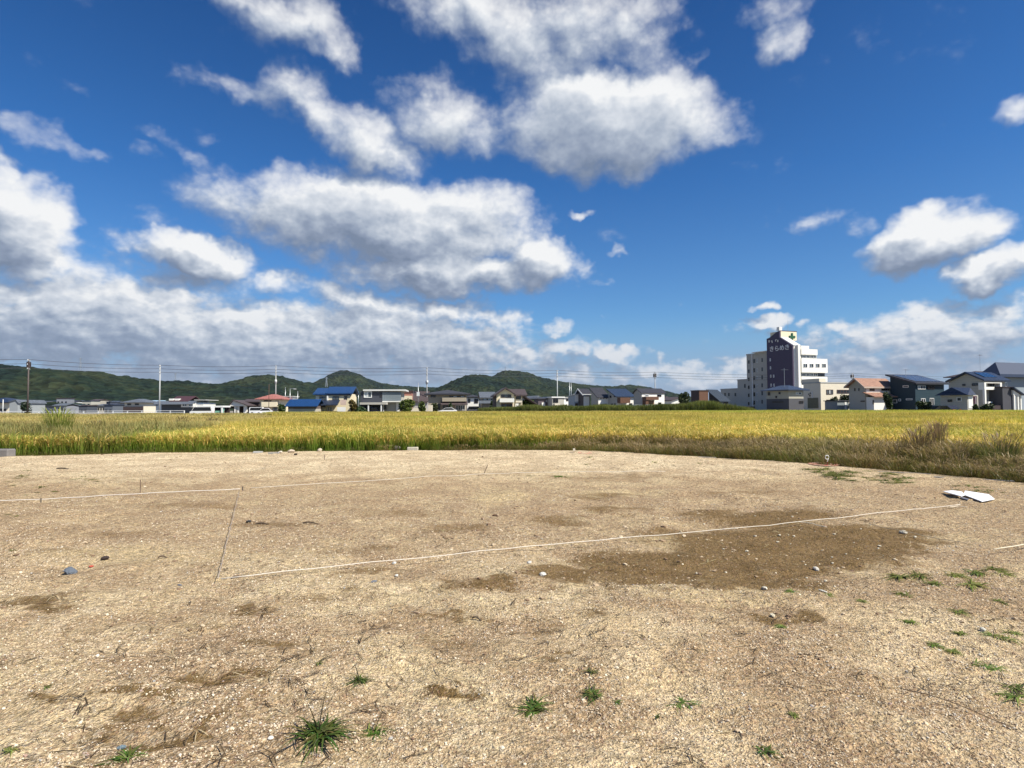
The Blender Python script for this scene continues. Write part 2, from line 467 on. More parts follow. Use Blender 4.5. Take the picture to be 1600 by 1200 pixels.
def scatter(name, pts, rot, scl, idx, meshes, kind='stuff', label=None):
    protos = [bpy.data.objects.new(name + '_source', me) for me in meshes]   # never linked to the scene
    me = bpy.data.meshes.new(name)
    me.from_pydata([tuple(p) for p in pts], [], [])
    a = me.attributes.new('rot', 'FLOAT_VECTOR', 'POINT'); a.data.foreach_set('vector', np.asarray(rot, dtype=np.float32).ravel())
    a = me.attributes.new('scl', 'FLOAT_VECTOR', 'POINT'); a.data.foreach_set('vector', np.asarray(scl, dtype=np.float32).ravel())
    a = me.attributes.new('pick', 'INT', 'POINT'); a.data.foreach_set('value', np.asarray(idx, dtype=np.int32))
    o = link(name, me)
    ng = bpy.data.node_groups.new(name + '_spread', 'GeometryNodeTree')
    ng.interface.new_socket('Geometry', in_out='INPUT', socket_type='NodeSocketGeometry')
    ng.interface.new_socket('Geometry', in_out='OUTPUT', socket_type='NodeSocketGeometry')
    q = NB(ng)
    gi_ = q.new('NodeGroupInput'); go_ = q.new('NodeGroupOutput')
    iop = q.new('GeometryNodeInstanceOnPoints')
    jn = q.new('GeometryNodeJoinGeometry')
    for pr in reversed(protos):       # the last one joined comes first
        oi = q.new('GeometryNodeObjectInfo'); oi.inputs['Object'].default_value = pr
        oi.inputs['As Instance'].default_value = True
        q.l.new(oi.outputs['Geometry'], jn.inputs[0])
    q.l.new(gi_.outputs[0], iop.inputs['Points']); q.l.new(jn.outputs[0], iop.inputs['Instance'])
    iop.inputs['Pick Instance'].default_value = True
    for nm, ty, sock in (('pick', 'INT', 'Instance Index'), ('rot', 'FLOAT_VECTOR', 'Rotation'), ('scl', 'FLOAT_VECTOR', 'Scale')):
        na = q.new('GeometryNodeInputNamedAttribute', data_type=ty); na.inputs[0].default_value = nm
        q.l.new(next(s for s in na.outputs if s.enabled and s.name == 'Attribute'), iop.inputs[sock])
    q.l.new(iop.outputs[0], go_.inputs[0])
    md = o.modifiers.new('spread', 'NODES'); md.node_group = ng
    o['kind'] = kind
    return o

# ------------------------------------------------------------------ the lot, its edge and the base ground
EDGE_PX = [(0, 713), (100, 711), (200, 708), (300, 707), (400, 706), (600, 704), (800, 703), (930, 704), (1000, 708), (1100, 714), (1200, 719), (1300, 727), (1400, 736), (1500, 744), (1600, 755)]
EDGE = [gnd(x, y) for x, y in EDGE_PX]
EDGE = [Vector((EDGE[0].x - 28, EDGE[0].y - .6, 0)), Vector((EDGE[0].x - 10, EDGE[0].y - .2, 0))] + EDGE
dv = (EDGE[-1] - EDGE[-4]).normalized()
EDGE += [EDGE[-1] + dv * 3.0, EDGE[-1] + dv * 9.0]
def edge_at(t):
    n = len(EDGE) - 1; k = min(int(t * n), n - 1); u = t * n - k
    return EDGE[k].lerp(EDGE[k + 1], u)
# arc-length parametrised
_len = [0]
for a_, b_ in zip(EDGE, EDGE[1:]):
    _len.append(_len[-1] + (b_ - a_).length)
EL = _len[-1]
def edge_s(s):
    for k in range(len(EDGE) - 1):
        if s <= _len[k + 1] or k == len(EDGE) - 2:
            return EDGE[k].lerp(EDGE[k + 1], (s - _len[k]) / (_len[k + 1] - _len[k]))
EXY = np.array([(p.x, p.y) for p in EDGE])
def edge_y(X):                       # depth of the lot edge above world x (single valued up to the last points)
    k = EXY[:, 0].argsort()
    return np.interp(X, EXY[k, 0], EXY[k, 1])
def edge_dist(px_, py_):             # distance to the edge polyline, vectorised
    best = np.full(np.shape(px_), 1e9)
    for (ax, ay), (bx, by) in zip(EXY[:-1], EXY[1:]):
        L2 = (bx - ax) ** 2 + (by - ay) ** 2
        t = np.clip(((px_ - ax) * (bx - ax) + (py_ - ay) * (by - ay)) / L2, 0, 1)
        best = np.minimum(best, np.hypot(px_ - ax - t * (bx - ax), py_ - ay - t * (by - ay)))
    return best

def lot_h(x, y):
    h = (fbm(x * .45, y * .45, 1, 3) - .5) * .07
    h = h + (fbm(x * 1.7, y * 1.7, 5, 4, .6) - .5) * .075
    h = h + (fbm(x * 6.0, y * 6.0, 9, 3, .6) - .5) * .040 + (fbm(x * 1.3 + y * .3, y * 4.5, 19, 3, .6) - .5) * .035
    for (hx, hy, hrx, hry) in ((1240, 850, 230, 44), (1050, 880, 190, 30), (250, 1150, 120, 22), (205, 1105, 70, 20), (345, 1062, 90, 15)):
        c_ = gnd(hx, hy); ax_ = hrx * c_.y / F; ay_ = abs(gnd(hx, hy - hry).y - gnd(hx, hy + hry).y) / 2
        h = h - .035 * np.exp(-(((x - c_.x) / ax_) ** 2 + ((y - c_.y) / ay_) ** 2) * 1.2)
    m_ = np.clip(fbm(x * 1.1 + 7, y * 1.1, 31, 2) - .62, 0, 1)     # a few kicked-up mounds
    return h + m_ * .18
NC, NR = 620, 400
rows = np.linspace(0, 1, NR) ** 1.35
pts = []
for j in range(NR):
    s = rows[j]
    for_e = s
    pts.append(for_e)
et = np.array([edge_s(EL * i / (NC - 1))[:2] for i in range(NC)])
bot = np.stack([np.linspace(-17, 15, NC), np.full(NC, -3.0)], 1)
G = bot[None] * (1 - rows[:, None, None]) + et[None] * rows[:, None, None]
gxx, gyy = G[..., 0], G[..., 1]
fade = np.clip((1 - rows) * 22, .25, 1)[:, None]
gz_ = lot_h(gxx, gyy) * fade
V = np.stack([gxx, gyy, gz_], -1)
# bank running down to the paddy
nrm = np.gradient(et, axis=0); nrm = np.stack([-nrm[:, 1], nrm[:, 0]], 1); nrm /= np.linalg.norm(nrm, axis=1)[:, None]
bank = []
for k_, (o_, z_) in enumerate(((.06, -.03), (.22, -.14), (.5, -.34))):
    e_ = et + nrm * o_
    bank.append(np.stack([e_[:, 0], e_[:, 1], np.full(NC, z_) + (fbm(e_[:, 0] * 4, e_[:, 1] * 4, 3, 2) - .5) * .05], -1))
V = np.concatenate([V, np.array(bank)], 0)
TR = V.shape[0]
ii = np.arange(TR - 1)[:, None] * NC + np.arange(NC - 1)[None]
faces = np.stack([ii, ii + 1, ii + NC + 1, ii + NC], -1).reshape(-1, 4)
me = bpy.data.meshes.new('dirt_lot')
me.vertices.add(V.shape[0] * NC); me.vertices.foreach_set('co', V.reshape(-1).astype(np.float32))
me.loops.add(faces.size); me.loops.foreach_set('vertex_index', faces.reshape(-1).astype(np.int32))
me.polygons.add(len(faces)); me.polygons.foreach_set('loop_start', np.arange(len(faces), dtype=np.int32) * 4)
me.update(calc_edges=True); me.validate()
me.polygons.foreach_set('use_smooth', [True] * len(me.polygons))

m_, nb, p = bsdf('decomposed_granite')
pos = nb.new('ShaderNodeNewGeometry').outputs['Position']
p2 = nb.vm('MULTIPLY', pos, (1, 1, 0))
wrp = nb.vm('SCALE', nb.vm('SUBTRACT', nb.noise(p2, 1.6, 5.0, .65, col=True), (.5, .5, .5)), 1.5)
wrp2 = nb.vm('SCALE', nb.vm('SUBTRACT', nb.noise(p2, 8.0, 4.0, .7, col=True), (.5, .5, .5)), .25)
ph = nb.vm('ADD', nb.vm('MULTIPLY', nb.vm('ADD', nb.vm('ADD', p2, wrp), wrp2), (1, 1, 0)), (0, 0, 1))
def ground_blobs(lst):
    acc_ = None
    for (x, y, rx, ry, wt) in lst:
        c = gnd(x, y); wx = rx * c.y / F; wy = abs(gnd(x, y - ry).y - gnd(x, y + ry).y) / 2
        sk = c.x / c.y                                   # keep the patch's own outline along the view line
        u = nb.vm('DOT_PRODUCT', ph, (1 / wx, -sk / wx, -(c.x - sk * c.y) / wx))
        v = nb.vm('DOT_PRODUCT', ph, (0, 1 / wy, -c.y / wy))
        r2_ = nb.m('MULTIPLY_ADD', u, u, nb.m('MULTIPLY', v, v))
        f_ = nb.m('MULTIPLY_ADD', r2_, -wt, wt)
        acc_ = f_ if acc_ is None else nb.m('MAXIMUM', acc_, f_)
    return nb.m('MAXIMUM', acc_, 0.0)
DARK = [(1240, 850, 230, 44, 1.5), (1050, 880, 190, 30, 1.3), (960, 872, 90, 14, .9), (1110, 835, 150, 16, .7), (1360, 840, 130, 24, 1.2), (1200, 808, 140, 14, 1.0), (1110, 800, 90, 9, .7), (885, 895, 95, 20, 1.0),
        (1010, 866, 90, 14, .9), (1250, 957, 70, 16, .9), (955, 795, 70, 9, .6), (1160, 900, 110, 20, .9), (740, 912, 70, 12, .8), (60, 945, 65, 15, .85),
        (35, 1132, 60, 16, .8), (205, 1105, 70, 20, 1.0), (250, 1150, 120, 22, 1.0), (345, 1062, 90, 15, .9), (415, 952, 44, 12, .95), (440, 1015, 60, 16, .7),
        (700, 1086, 40, 13, .9), (700, 965, 90, 10, .7), (880, 1042, 50, 11, .6), (560, 898, 60, 10, .55), (930, 960, 40, 10, .6), (150, 985, 50, 9, .5),
        (1320, 1010, 60, 14, .4), (980, 1075, 60, 16, .45), (690, 1000, 60, 14, .5), (300, 985, 60, 12, .45), (940, 775, 90, 8, .55), (430, 820, 80, 9, .5), (300, 790, 140, 8, .42), (620, 800, 100, 9, .42), (720, 822, 70, 9, .5), (870, 812, 70, 9, .55), (560, 860, 110, 9, .42), (180, 832, 100, 9, .4), (90, 865, 80, 9, .35), (960, 745, 120, 6, .4), (1150, 770, 120, 7, .4), (510, 930, 90, 10, .45), (380, 1110, 70, 12, .4), (860, 985, 70, 10, .4)]
dk = ground_blobs(DARK)
PALE = [(1090, 925, 150, 15, .9), (780, 775, 75, 11, .8), (960, 770, 110, 8, .6), (1240, 925, 60, 10, .6), (200, 870, 260, 26, .5), (1050, 845, 60, 12, .6)]
pl = ground_blobs(PALE)
n_a = nb.noise(p2, .9, 6.0, .62); n_b = nb.noise(nb.vm('ADD', p2, (31, 7, 0)), 2.6, 6.0, .68); n_c = nb.noise(nb.vm('ADD', p2, (3, 77, 0)), .35, 3.0, .55)
n_d = nb.noise(p2, 14.0, 5.0, .7)
yy = nb.sep(pos)[1]
base = nb.ramp(nb.mr(n_b, .25, .75, smooth=False), [(0, (.50, .375, .205)), (.5, (.61, .48, .28)), (1, (.74, .61, .39))])
base = nb.mix(nb.mr(n_c, .42, .6, 0, .8), base, nb.vm('MULTIPLY', base, (.99, .95, .95)))
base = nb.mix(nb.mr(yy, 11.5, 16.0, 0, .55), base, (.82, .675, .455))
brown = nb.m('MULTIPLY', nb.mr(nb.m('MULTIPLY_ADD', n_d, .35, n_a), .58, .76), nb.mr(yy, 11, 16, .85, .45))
midz = nb.m('MULTIPLY', nb.mr(yy, 4.6, 7.5, 0, 1), nb.mr(yy, 10.5, 14, 1, 0))
brown = nb.m('MAXIMUM', brown, nb.m('MULTIPLY', midz, nb.mr(nb.m('MULTIPLY_ADD', n_d, .3, n_b), .50, .74, .12, .85)))
flk = nb.noise(nb.vm('ADD', p2, (9, 33, 0)), 6.5, 4.0, .62)
brown = nb.m('MAXIMUM', brown, nb.m('MULTIPLY', nb.mr(flk, .53, .66), nb.mr(yy, 3.5, 6.5, .35, .95)))
base = nb.mix(nb.m('MULTIPLY', nb.mr(nb.noise(nb.vm('ADD', p2, (59, 3, 0)), 5.0, 4.0, .65), .55, .7), .6), base, (.76, .62, .43))
base = nb.mix(brown, base, (.34, .23, .13))
base = nb.mix(nb.mr(pl, .1, .6, 0, .75), base, (.56, .43, .235))
dkm = nb.mr(nb.m('ADD', dk, nb.m('ADD', nb.m('MULTIPLY', nb.m('SUBTRACT', n_d, .5), .7), nb.m('MULTIPLY', nb.m('SUBTRACT', n_b, .5), .9))), .05, .75)
base = nb.mix(nb.m('MULTIPLY', dkm, .94), base, nb.mix(nb.mr(n_b, .35, .65), (.145, .090, .032), (.21, .135, .055)))
# grains: pale flakes, pores, pink feldspar; they sink out of sight with distance by themselves
vc = nb.voro(p2, 95.0, out='Color'); vcx, vcy, vcz = nb.sep(vc)
gr = nb.mr(vcx, .0, 1.0, .62, 1.34, smooth=False)
gr = nb.mix(dkm, gr, nb.mr(vcx, .8, 1.0, .95, 1.25))
st_ = nb.noise(nb.vm('MULTIPLY', p2, (13, 26, 1)), 1.0, 4.0, .68)
mid_ = nb.m('MULTIPLY', nb.mr(n_d, .34, .66, .76, 1.20), nb.mr(st_, .33, .67, .74, 1.22))
base = nb.vm('SCALE', base, nb.m('MULTIPLY_ADD', nb.m('SUBTRACT', mid_, 1.0), nb.m('MULTIPLY_ADD', dkm, -.6, 1.0), 1.06))
base = nb.vm('MULTIPLY', base, gr)
base = nb.mix(nb.m('MULTIPLY', nb.mr(vcy, .82, .86), nb.m('MULTIPLY_ADD', dkm, -.35, .5)), base, (.66, .56, .42))
base = nb.mix(nb.m('MULTIPLY', nb.mr(vcz, .90, .93), .55), base, (.27, .15, .10))
v2 = nb.voro(p2, 34.0, out='Color'); v2x = nb.sep(v2)[0]
base = nb.mix(nb.m('MULTIPLY', nb.mr(v2x, .90, .93), .5), base, nb.vm('SCALE', base, .6))
nb.put(p.inputs['Base Color'], base)
p.inputs['Roughness'].default_value = .95
p.inputs['Specular IOR Level'].default_value = .12
bh = nb.m('ADD', nb.m('MULTIPLY', nb.voro(p2, 95.0), .5), nb.m('ADD', nb.m('MULTIPLY', nb.noise(p2, 40, 5.0, .7), 1.2), nb.m('MULTIPLY', n_d, 4.5)))
bp = nb.new('ShaderNodeBump'); bp.inputs['Strength'].default_value = .9; bp.inputs['Distance'].default_value = .02
nb.put(bp.inputs['Height'], bh); nb.l.new(bp.outputs[0], p.inputs['Normal'])
M_LOT = m_
lot = link('dirt_lot', me, mats=m_); tag(lot, kind='structure')
def zlot(x, y):
    return float(lot_h(np.array([x]), np.array([y]))[0])

# base ground: fields, verges, out to the horizon
m_, nb, p = bsdf('field_soil')
pos = nb.new('ShaderNodeNewGeometry').outputs['Position']
n1_ = nb.noise(pos, .02, 5.0, .6); n2_ = nb.noise(pos, .5, 5.0, .65)
c = nb.mix(nb.mr(n1_, .4, .6), (.10, .10, .04), (.20, .16, .07))
c = nb.vm('SCALE', c, nb.mr(n2_, .2, .8, .7, 1.3))
nb.put(p.inputs['Base Color'], c); p.inputs['Roughness'].default_value = 1.0; p.inputs['Specular IOR Level'].default_value = .1
gm = MB()
gm.add([(-9000, -600, -.32), (9000, -600, -.32), (9000, 14000, -.32), (-9000, 14000, -.32)], [(0, 1, 2, 3)])
tag(gm.build('ground', m_), kind='structure')
# town ground beyond the paddies, a step higher
m_tg = paint((.22, .20, .17), .95, .25, .05, name='yard_gravel')
TOWN = [(-260, 128), (-112, 128), (-60, 138), (-25, 128), (10, 122), (45, 116), (60, 104), (75, 96), (200, 96), (700, 700), (-700, 700)]
gm = MB(); gm.prism(TOWN, -.31, -.06, 'z')
tag(gm.build('yard_ground', m_tg), kind='structure')

# ------------------------------------------------------------------ hills
def hill(name, D, depth, ridge, seed, cols):
    xs = np.array([a for a, _ in ridge], float); ys = np.array([q_ for _, q_ in ridge], float)
    azs = [math.atan2(ray(a, 636).x, ray(a, 636).y) for a in xs]
    # ridge height at distance D along each azimuth
    zs = []
    for a, q_ in zip(xs, ys):
        d_ = ray(a, q_); hd = math.hypot(d_.x, d_.y); zs.append(max(0.0, CAM.z + d_.z / hd * D))
    n = cols; m2 = 70
    A = np.linspace(azs[0], azs[-1], n); Z = np.interp(A, azs, zs)
    k = np.ones(7) / 7; Z = np.convolve(np.pad(Z, 3, mode='edge'), k, mode='valid')
    T = np.linspace(-1, .6, m2)
    prof = np.where(T < 0, (np.cos(np.clip(T, -1, 0) * math.pi) + 1) / 2, (np.cos(T * math.pi * .8) + 1) / 2)
    AA, TT = np.meshgrid(A, T)
    DD = D + TT * depth
    X = np.sin(AA) * DD; Y = np.cos(AA) * DD
    big = fbm(X / 180, Y / 180, seed, 4); lump = fbm(X / 16, Y / 16, seed + 50, 3, .6)
    wob = np.where(TT < -.02, (big - .5) * .9 * np.sin(np.clip(-TT, 0, 1) * math.pi), 0)
    ZZ = Z[None] * np.clip(prof[:, None] * (1 + wob), 0, 1.02) + (lump - .6) * 9.0 * np.clip(Z[None] * prof[:, None] / 25, 0, 1) - 1.0
    V_ = np.stack([X, Y, ZZ], -1).reshape(-1, 3)
    i_ = np.arange(m2 - 1)[:, None] * n + np.arange(n - 1)[None]
    f_ = np.stack([i_, i_ + 1, i_ + n + 1, i_ + n], -1).reshape(-1, 4)
    me_ = bpy.data.meshes.new(name); me_.from_pydata(V_.tolist(), [], f_.tolist())
    o = link(name, me_, mats=M_HILL); tag(o, kind='structure')
    return o
m_, nb, p = bsdf('wooded_slope')
pos = nb.new('ShaderNodeNewGeometry').outputs['Position']
n1_ = nb.noise(pos, .012, 5.0, .6); n2_ = nb.noise(pos, .07, 4.0, .65); v1 = nb.voro(pos, .11, out='Color')
c = nb.ramp(nb.mr(nb.m('MULTIPLY_ADD', n2_, .5, n1_), .55, .95), [(0, (.008, .016, .014)), (.45, (.013, .023, .014)), (1, (.027, .034, .017))])
c = nb.vm('SCALE', c, nb.mr(nb.sep(v1)[0], 0, 1, .65, 1.4, smooth=False))
nb.put(p.inputs['Base Color'], c); p.inputs['Roughness'].default_value = 1; p.inputs['Specular IOR Level'].default_value = .05
bp = nb.new('ShaderNodeBump'); bp.inputs['Strength'].default_value = 1; bp.inputs['Distance'].default_value = 5
nb.put(bp.inputs['Height'], nb.voro(pos, .11)); nb.l.new(bp.outputs[0], p.inputs['Normal'])
M_HILL = m_
hill('hill', 1150, 520, [(-420, 578), (-200, 572), (-60, 569), (0, 568), (50, 572), (100, 575.5), (150, 579), (200, 588), (250, 594), (300, 596), (350, 600), (400, 604), (450, 610), (520, 618), (600, 626), (680, 640)], 3, 900)
hill('hill', 1600, 420, [(250, 640), (300, 612), (350, 600), (380, 593), (400, 589), (418, 587), (440, 590), (470, 597), (500, 601), (550, 606), (620, 612), (700, 620), (760, 634), (800, 642)], 13, 600)
hill('hill', 2300, 600, [(400, 640), (440, 618), (480, 602), (500, 593), (515, 586), (530, 581), (540, 580.5), (552, 583), (570, 590), (590, 597), (620, 602), (660, 604), (700, 608), (760, 614), (850, 625), (900, 640)], 23, 600)
hill('hill', 1350, 450, [(620, 640), (650, 622), (680, 609), (700, 600), (720, 591), (738, 585), (752, 584), (775, 586), (800, 590), (830, 596), (860, 603), (900, 612), (950, 620), (1000, 628), (1060, 640)], 33, 600)
hill('hill', 2100, 600, [(700, 640), (735, 612), (765, 590), (780, 583), (793, 582), (812, 583), (830, 586), (850, 590), (880, 597), (900, 599.5), (940, 602), (960, 603.5), (980, 600.5), (1000, 602), (1030, 607), (1050, 612.5), (1080, 620), (1110, 628), (1150, 640)], 43, 800)

tl = hill('tree_line', 430, 50, [(-300, 624), (-100, 626), (0, 624), (40, 627), (80, 624), (140, 629), (200, 627), (260, 629), (320, 627), (380, 630), (440, 628), (520, 631), (600, 628), (680, 630), (760, 631), (840, 629), (900, 632), (1000, 631), (1100, 633), (1160, 636)], 63, 700)
tl['kind'] = 'stuff'

# ------------------------------------------------------------------ air
hz_m = bpy.data.materials.new('air'); hz_m.use_nodes = True
q = NB(hz_m.node_tree); q.n.clear()
pv = q.new('ShaderNodeVolumePrincipled'); pv.inputs['Color'].default_value = (.80, .88, 1.0, 1); pv.inputs['Density'].default_value = HAZE
pv.inputs['Anisotropy'].default_value = 0.2
oo = q.new('ShaderNodeOutputMaterial'); q.l.new(pv.outputs[0], oo.inputs['Volume'])
hb = MB().box(-6000, 6000, -500, 6500, -1.5, 240).build('haze', hz_m); tag(hb, kind='stuff')

# ------------------------------------------------------------------ rice
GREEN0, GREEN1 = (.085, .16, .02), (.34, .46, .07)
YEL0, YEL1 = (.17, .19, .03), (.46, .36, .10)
GOLD = (.66, .48, .15)
def rice_clump(seed, n=30, rad=.10, h=1.0, wid=.013, pan=12, green=1.0):
    B = Blades(seed); r = B.r
    for k in range(n):
        a = r.uniform(0, 6.283); q_ = rad * math.sqrt(r.random())
        base = (q_ * math.cos(a), q_ * math.sin(a), 0)
        az = a + r.uniform(-.8, .8)
        ripe = r.random() ** (1.3 * green)
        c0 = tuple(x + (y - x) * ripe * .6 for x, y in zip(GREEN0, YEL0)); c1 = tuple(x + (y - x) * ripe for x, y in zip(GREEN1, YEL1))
        B.blade(base, az, h * r.uniform(.72, 1.05), r.uniform(.02, .16), r.uniform(.0, .28), wid * r.uniform(.7, 1.2), c0, c1)
    for k in range(pan):                                   # drooping ears
        a = r.uniform(0, 6.283); q_ = rad * 1.2 * math.sqrt(r.random())
        g_ = r.uniform(.8, 1.15)
        B.blade((q_ * math.cos(a), q_ * math.sin(a), h * r.uniform(.42, .66)), a + r.uniform(-.7, .7), h * .36 * r.uniform(.8, 1.1), .05, r.uniform(.14, .30), wid * 2.0, tuple(c * g_ * .8 for c in GOLD), tuple(c * g_ for c in GOLD), seg=4, pw=2.0)
    return B.mesh('rice_clump')
def rice_patch(seed, size, n, wid, h=1.0, gold=.65, c0=(.38, .31, .07), c1=(.61, .465, .14), gr=(.37, .355, .07), hv=.12, droop=.3):
    B = Blades(seed); r = B.r
    for k in range(n):
        x, y = r.uniform(-size / 2, size / 2), r.uniform(-size / 2, size / 2)
        f_ = r.random()
        tip = c1 if f_ < gold else gr
        g_ = r.uniform(.72, 1.12)
        hh = h * (1 + r.uniform(-hv, hv))
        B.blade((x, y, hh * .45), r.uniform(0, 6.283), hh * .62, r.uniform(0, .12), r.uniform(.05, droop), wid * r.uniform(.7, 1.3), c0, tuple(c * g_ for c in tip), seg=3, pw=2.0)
    return B.mesh('rice_patch')

def dry_x(Y):                                               # the weedy fallow field begins left of this line
    return np.interp(Y, [20, 21.5, 24, 31, 52, 75, 150], [-15, -13.6, -13.9, -15.5, -20.5, -27, -60])
R2 = np.random.RandomState(5)
ZP = -.28
# near hills of rice, planted in rows
xs, ys = np.meshgrid(np.arange(-33, 34, .25), np.arange(9, 33, .25))
xs = (xs + R2.uniform(-.07, .07, xs.shape)).ravel(); ys = (ys + R2.uniform(-.07, .07, ys.shape)).ravel()
far = ys - edge_y(xs)
ed = edge_dist(xs, ys)
# width of the wild grass strip on the right
strip = np.interp(xs, [-3, 0, 3, 6, 9, 14], [0, .5, 1.7, 2.7, 3.4, 4.4]) + (fbm(xs * .5, ys * .5, 77, 2) - .5) * .9
inside = (far > .0) & (ed > .45) & (ed > strip * .92) & (np.abs(xs) < ys * .93 + 2.5)
dry = (xs < dry_x(ys)) & (ys > 21.0)
keep = inside & ~dry
X, Y = xs[keep], ys[keep]
n = len(X)
rot = np.stack([R2.uniform(-.08, .08, n), R2.uniform(-.08, .08, n), R2.uniform(0, 6.28, n)], 1)
hs = 1 + (fbm(X * .35, Y * .35, 4, 3) - .5) * .22 + R2.uniform(-.06, .06, n)
scl = np.stack([np.ones(n) * 1.1, np.ones(n) * 1.1, hs * 1.02], 1)
front = edge_dist(X, Y) < 1.2
idx = np.where(front, R2.randint(0, 3, n), R2.randint(3, 6, n))
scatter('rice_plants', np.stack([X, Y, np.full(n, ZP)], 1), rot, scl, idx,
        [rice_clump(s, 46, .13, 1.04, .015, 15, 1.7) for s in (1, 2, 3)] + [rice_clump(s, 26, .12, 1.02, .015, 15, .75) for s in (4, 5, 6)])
# mid and far rice in larger tufts
def tuft_field(name, y0, y1, step, meshes_gold, meshes_green, meshes_dry, zfun=lambda a, b_: 1.0):
    xs, ys = np.meshgrid(np.arange(-150, 175, step), np.arange(y0, y1, step))
    xs = (xs + R2.uniform(-.3, .3, xs.shape) * step).ravel(); ys = (ys + R2.uniform(-.3, .3, ys.shape) * step).ravel()
    k = (np.abs(xs) < ys * .96 + 6)
    yend = np.interp(xs, [-110, -60, -25, 10, 42, 46, 60, 75, 110], [127, 134, 124, 113, 111, 112, 102, 94, 94])
    k &= ys < yend - 1
    xs, ys = xs[k], ys[k]
    dr = xs < dry_x(ys) + (fbm(xs * .3, ys * .3, 8, 2) - .5) * 3
    gn = ((ys > 72 + (fbm(xs * .1, ys * .02, 6, 2) - .5) * 30) & (xs > 26)) | (fbm(xs * .05, ys * .02, 16, 3) > .66)
    n = len(xs)
    idx = np.where(dr, 4 + R2.randint(0, 2, n), np.where(gn, 2 + R2.randint(0, 2, n), R2.randint(0, 2, n)))
    rot = np.stack([np.zeros(n), np.zeros(n), R2.randint(0, 4, n) * 1.5708 + R2.uniform(-.2, .2, n)], 1)
    hz = np.where(dr, .80 - .12 * (ys > 60) + (fbm(xs * .12, ys * .12, 91, 3) - .5) * .7, 1 + (fbm(xs * .15, ys * .15, 4, 3) - .5) * .14)
    scl = np.stack([np.ones(n), np.ones(n), hz], 1)
    scatter(name, np.stack([xs, ys, np.full(n, ZP)], 1), rot, scl, idx, meshes_gold + meshes_green + meshes_dry)
DRYC = (.56, .43, .18); DRYG = (.32, .31, .11)
def trio(size, nb_, wid):
    return ([rice_patch(s, size, nb_, wid) for s in (11, 12)],
            [rice_patch(s, size, nb_, wid, gold=.4, c0=(.30, .30, .06), c1=(.70, .58, .14), gr=(.40, .44, .075)) for s in (13, 14)],
            [rice_patch(s, size, nb_, wid, h=.95, gold=.7, c0=(.32, .26, .09), c1=DRYC, gr=DRYG, hv=.3) for s in (15, 16)])
# fallow area close by (left) belongs to the near rows too
xs, ys = np.meshgrid(np.arange(-46, -12, .5), np.arange(20.5, 33.2, .5))
xs = (xs + R2.uniform(-.2, .2, xs.shape)).ravel(); ys = (ys + R2.uniform(-.2, .2, ys.shape)).ravel()
k = (xs < dry_x(ys)) & (ys > 21.0) & (np.abs(xs) < ys * .93 + 3)
xs, ys = xs[k], ys[k]; n = len(xs)
scatter('dry_grass', np.stack([xs, ys, np.full(n, ZP)], 1), np.stack([np.zeros(n), np.zeros(n), R2.uniform(0, 6.28, n)], 1),
        np.stack([np.ones(n), np.ones(n), .92 + (fbm(xs * .4, ys * .4, 12, 3) - .5) * .5], 1), R2.randint(0, 2, n),
        [rice_patch(s, .9, 90, .016, h=1.0, gold=.65, c0=(.13, .12, .04), c1=(.45, .35, .13), gr=DRYG, hv=.3) for s in (21, 22)])
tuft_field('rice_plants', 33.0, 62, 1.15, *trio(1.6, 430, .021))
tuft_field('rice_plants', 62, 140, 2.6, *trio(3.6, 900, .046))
# shaded canopy floor below the ears, so that the far rows close
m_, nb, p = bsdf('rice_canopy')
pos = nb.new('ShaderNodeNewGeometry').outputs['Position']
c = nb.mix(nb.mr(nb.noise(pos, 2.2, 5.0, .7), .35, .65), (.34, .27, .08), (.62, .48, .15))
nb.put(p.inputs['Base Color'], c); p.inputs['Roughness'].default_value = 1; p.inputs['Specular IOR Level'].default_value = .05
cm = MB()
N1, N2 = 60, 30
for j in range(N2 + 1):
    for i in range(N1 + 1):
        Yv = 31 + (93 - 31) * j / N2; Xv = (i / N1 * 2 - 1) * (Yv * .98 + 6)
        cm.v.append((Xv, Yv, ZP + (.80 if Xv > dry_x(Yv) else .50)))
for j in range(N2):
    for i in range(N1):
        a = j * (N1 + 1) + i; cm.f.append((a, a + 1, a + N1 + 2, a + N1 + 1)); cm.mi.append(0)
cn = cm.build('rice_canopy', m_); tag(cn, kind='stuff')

# ------------------------------------------------------------------ wild dry grass along the right edge of the lot, green skirt on the left
def weed_clump(seed, n=64, h=.75, c0=(.06, .055, .02), c1=(.28, .19, .105), spread=.16, wid=.010, heads=10, hc=(.27, .20, .11), green=.4):
    B = Blades(seed); r = B.r
    for k in range(n):
        a = r.uniform(0, 6.283); q_ = spread * math.sqrt(r.random())
        cc1 = (.17, .19, .05) if r.random() < green else tuple(x * r.uniform(.75, 1.25) for x in c1)
        B.blade((q_ * math.cos(a), q_ * math.sin(a), 0), a + r.uniform(-1, 1), h * r.uniform(.4, 1.05), r.uniform(.05, .3), r.uniform(.0, .35), wid * r.uniform(.6, 1.3), c0, cc1)
    for k in range(heads):
        a = r.uniform(0, 6.283); q_ = spread * 1.6 * math.sqrt(r.random())
        B.blade((q_ * math.cos(a), q_ * math.sin(a), h * .7), a, h * .30 * r.uniform(.5, 1.2), .06, .14, wid * 1.3, hc, tuple(x * 1.3 for x in hc), seg=3, pw=2.0)
    return B.mesh('weed_clump')
n0 = 32000
xs = R2.uniform(-5, 19, n0); ys = R2.uniform(2, 26, n0)
ed = edge_dist(xs, ys)
dvx, dvy = dv.x, dv.y
k_ = EXY[:, 0].argsort()
beyond = (ys > edge_y(xs)) | ((xs > EXY[-1, 0] - .1))
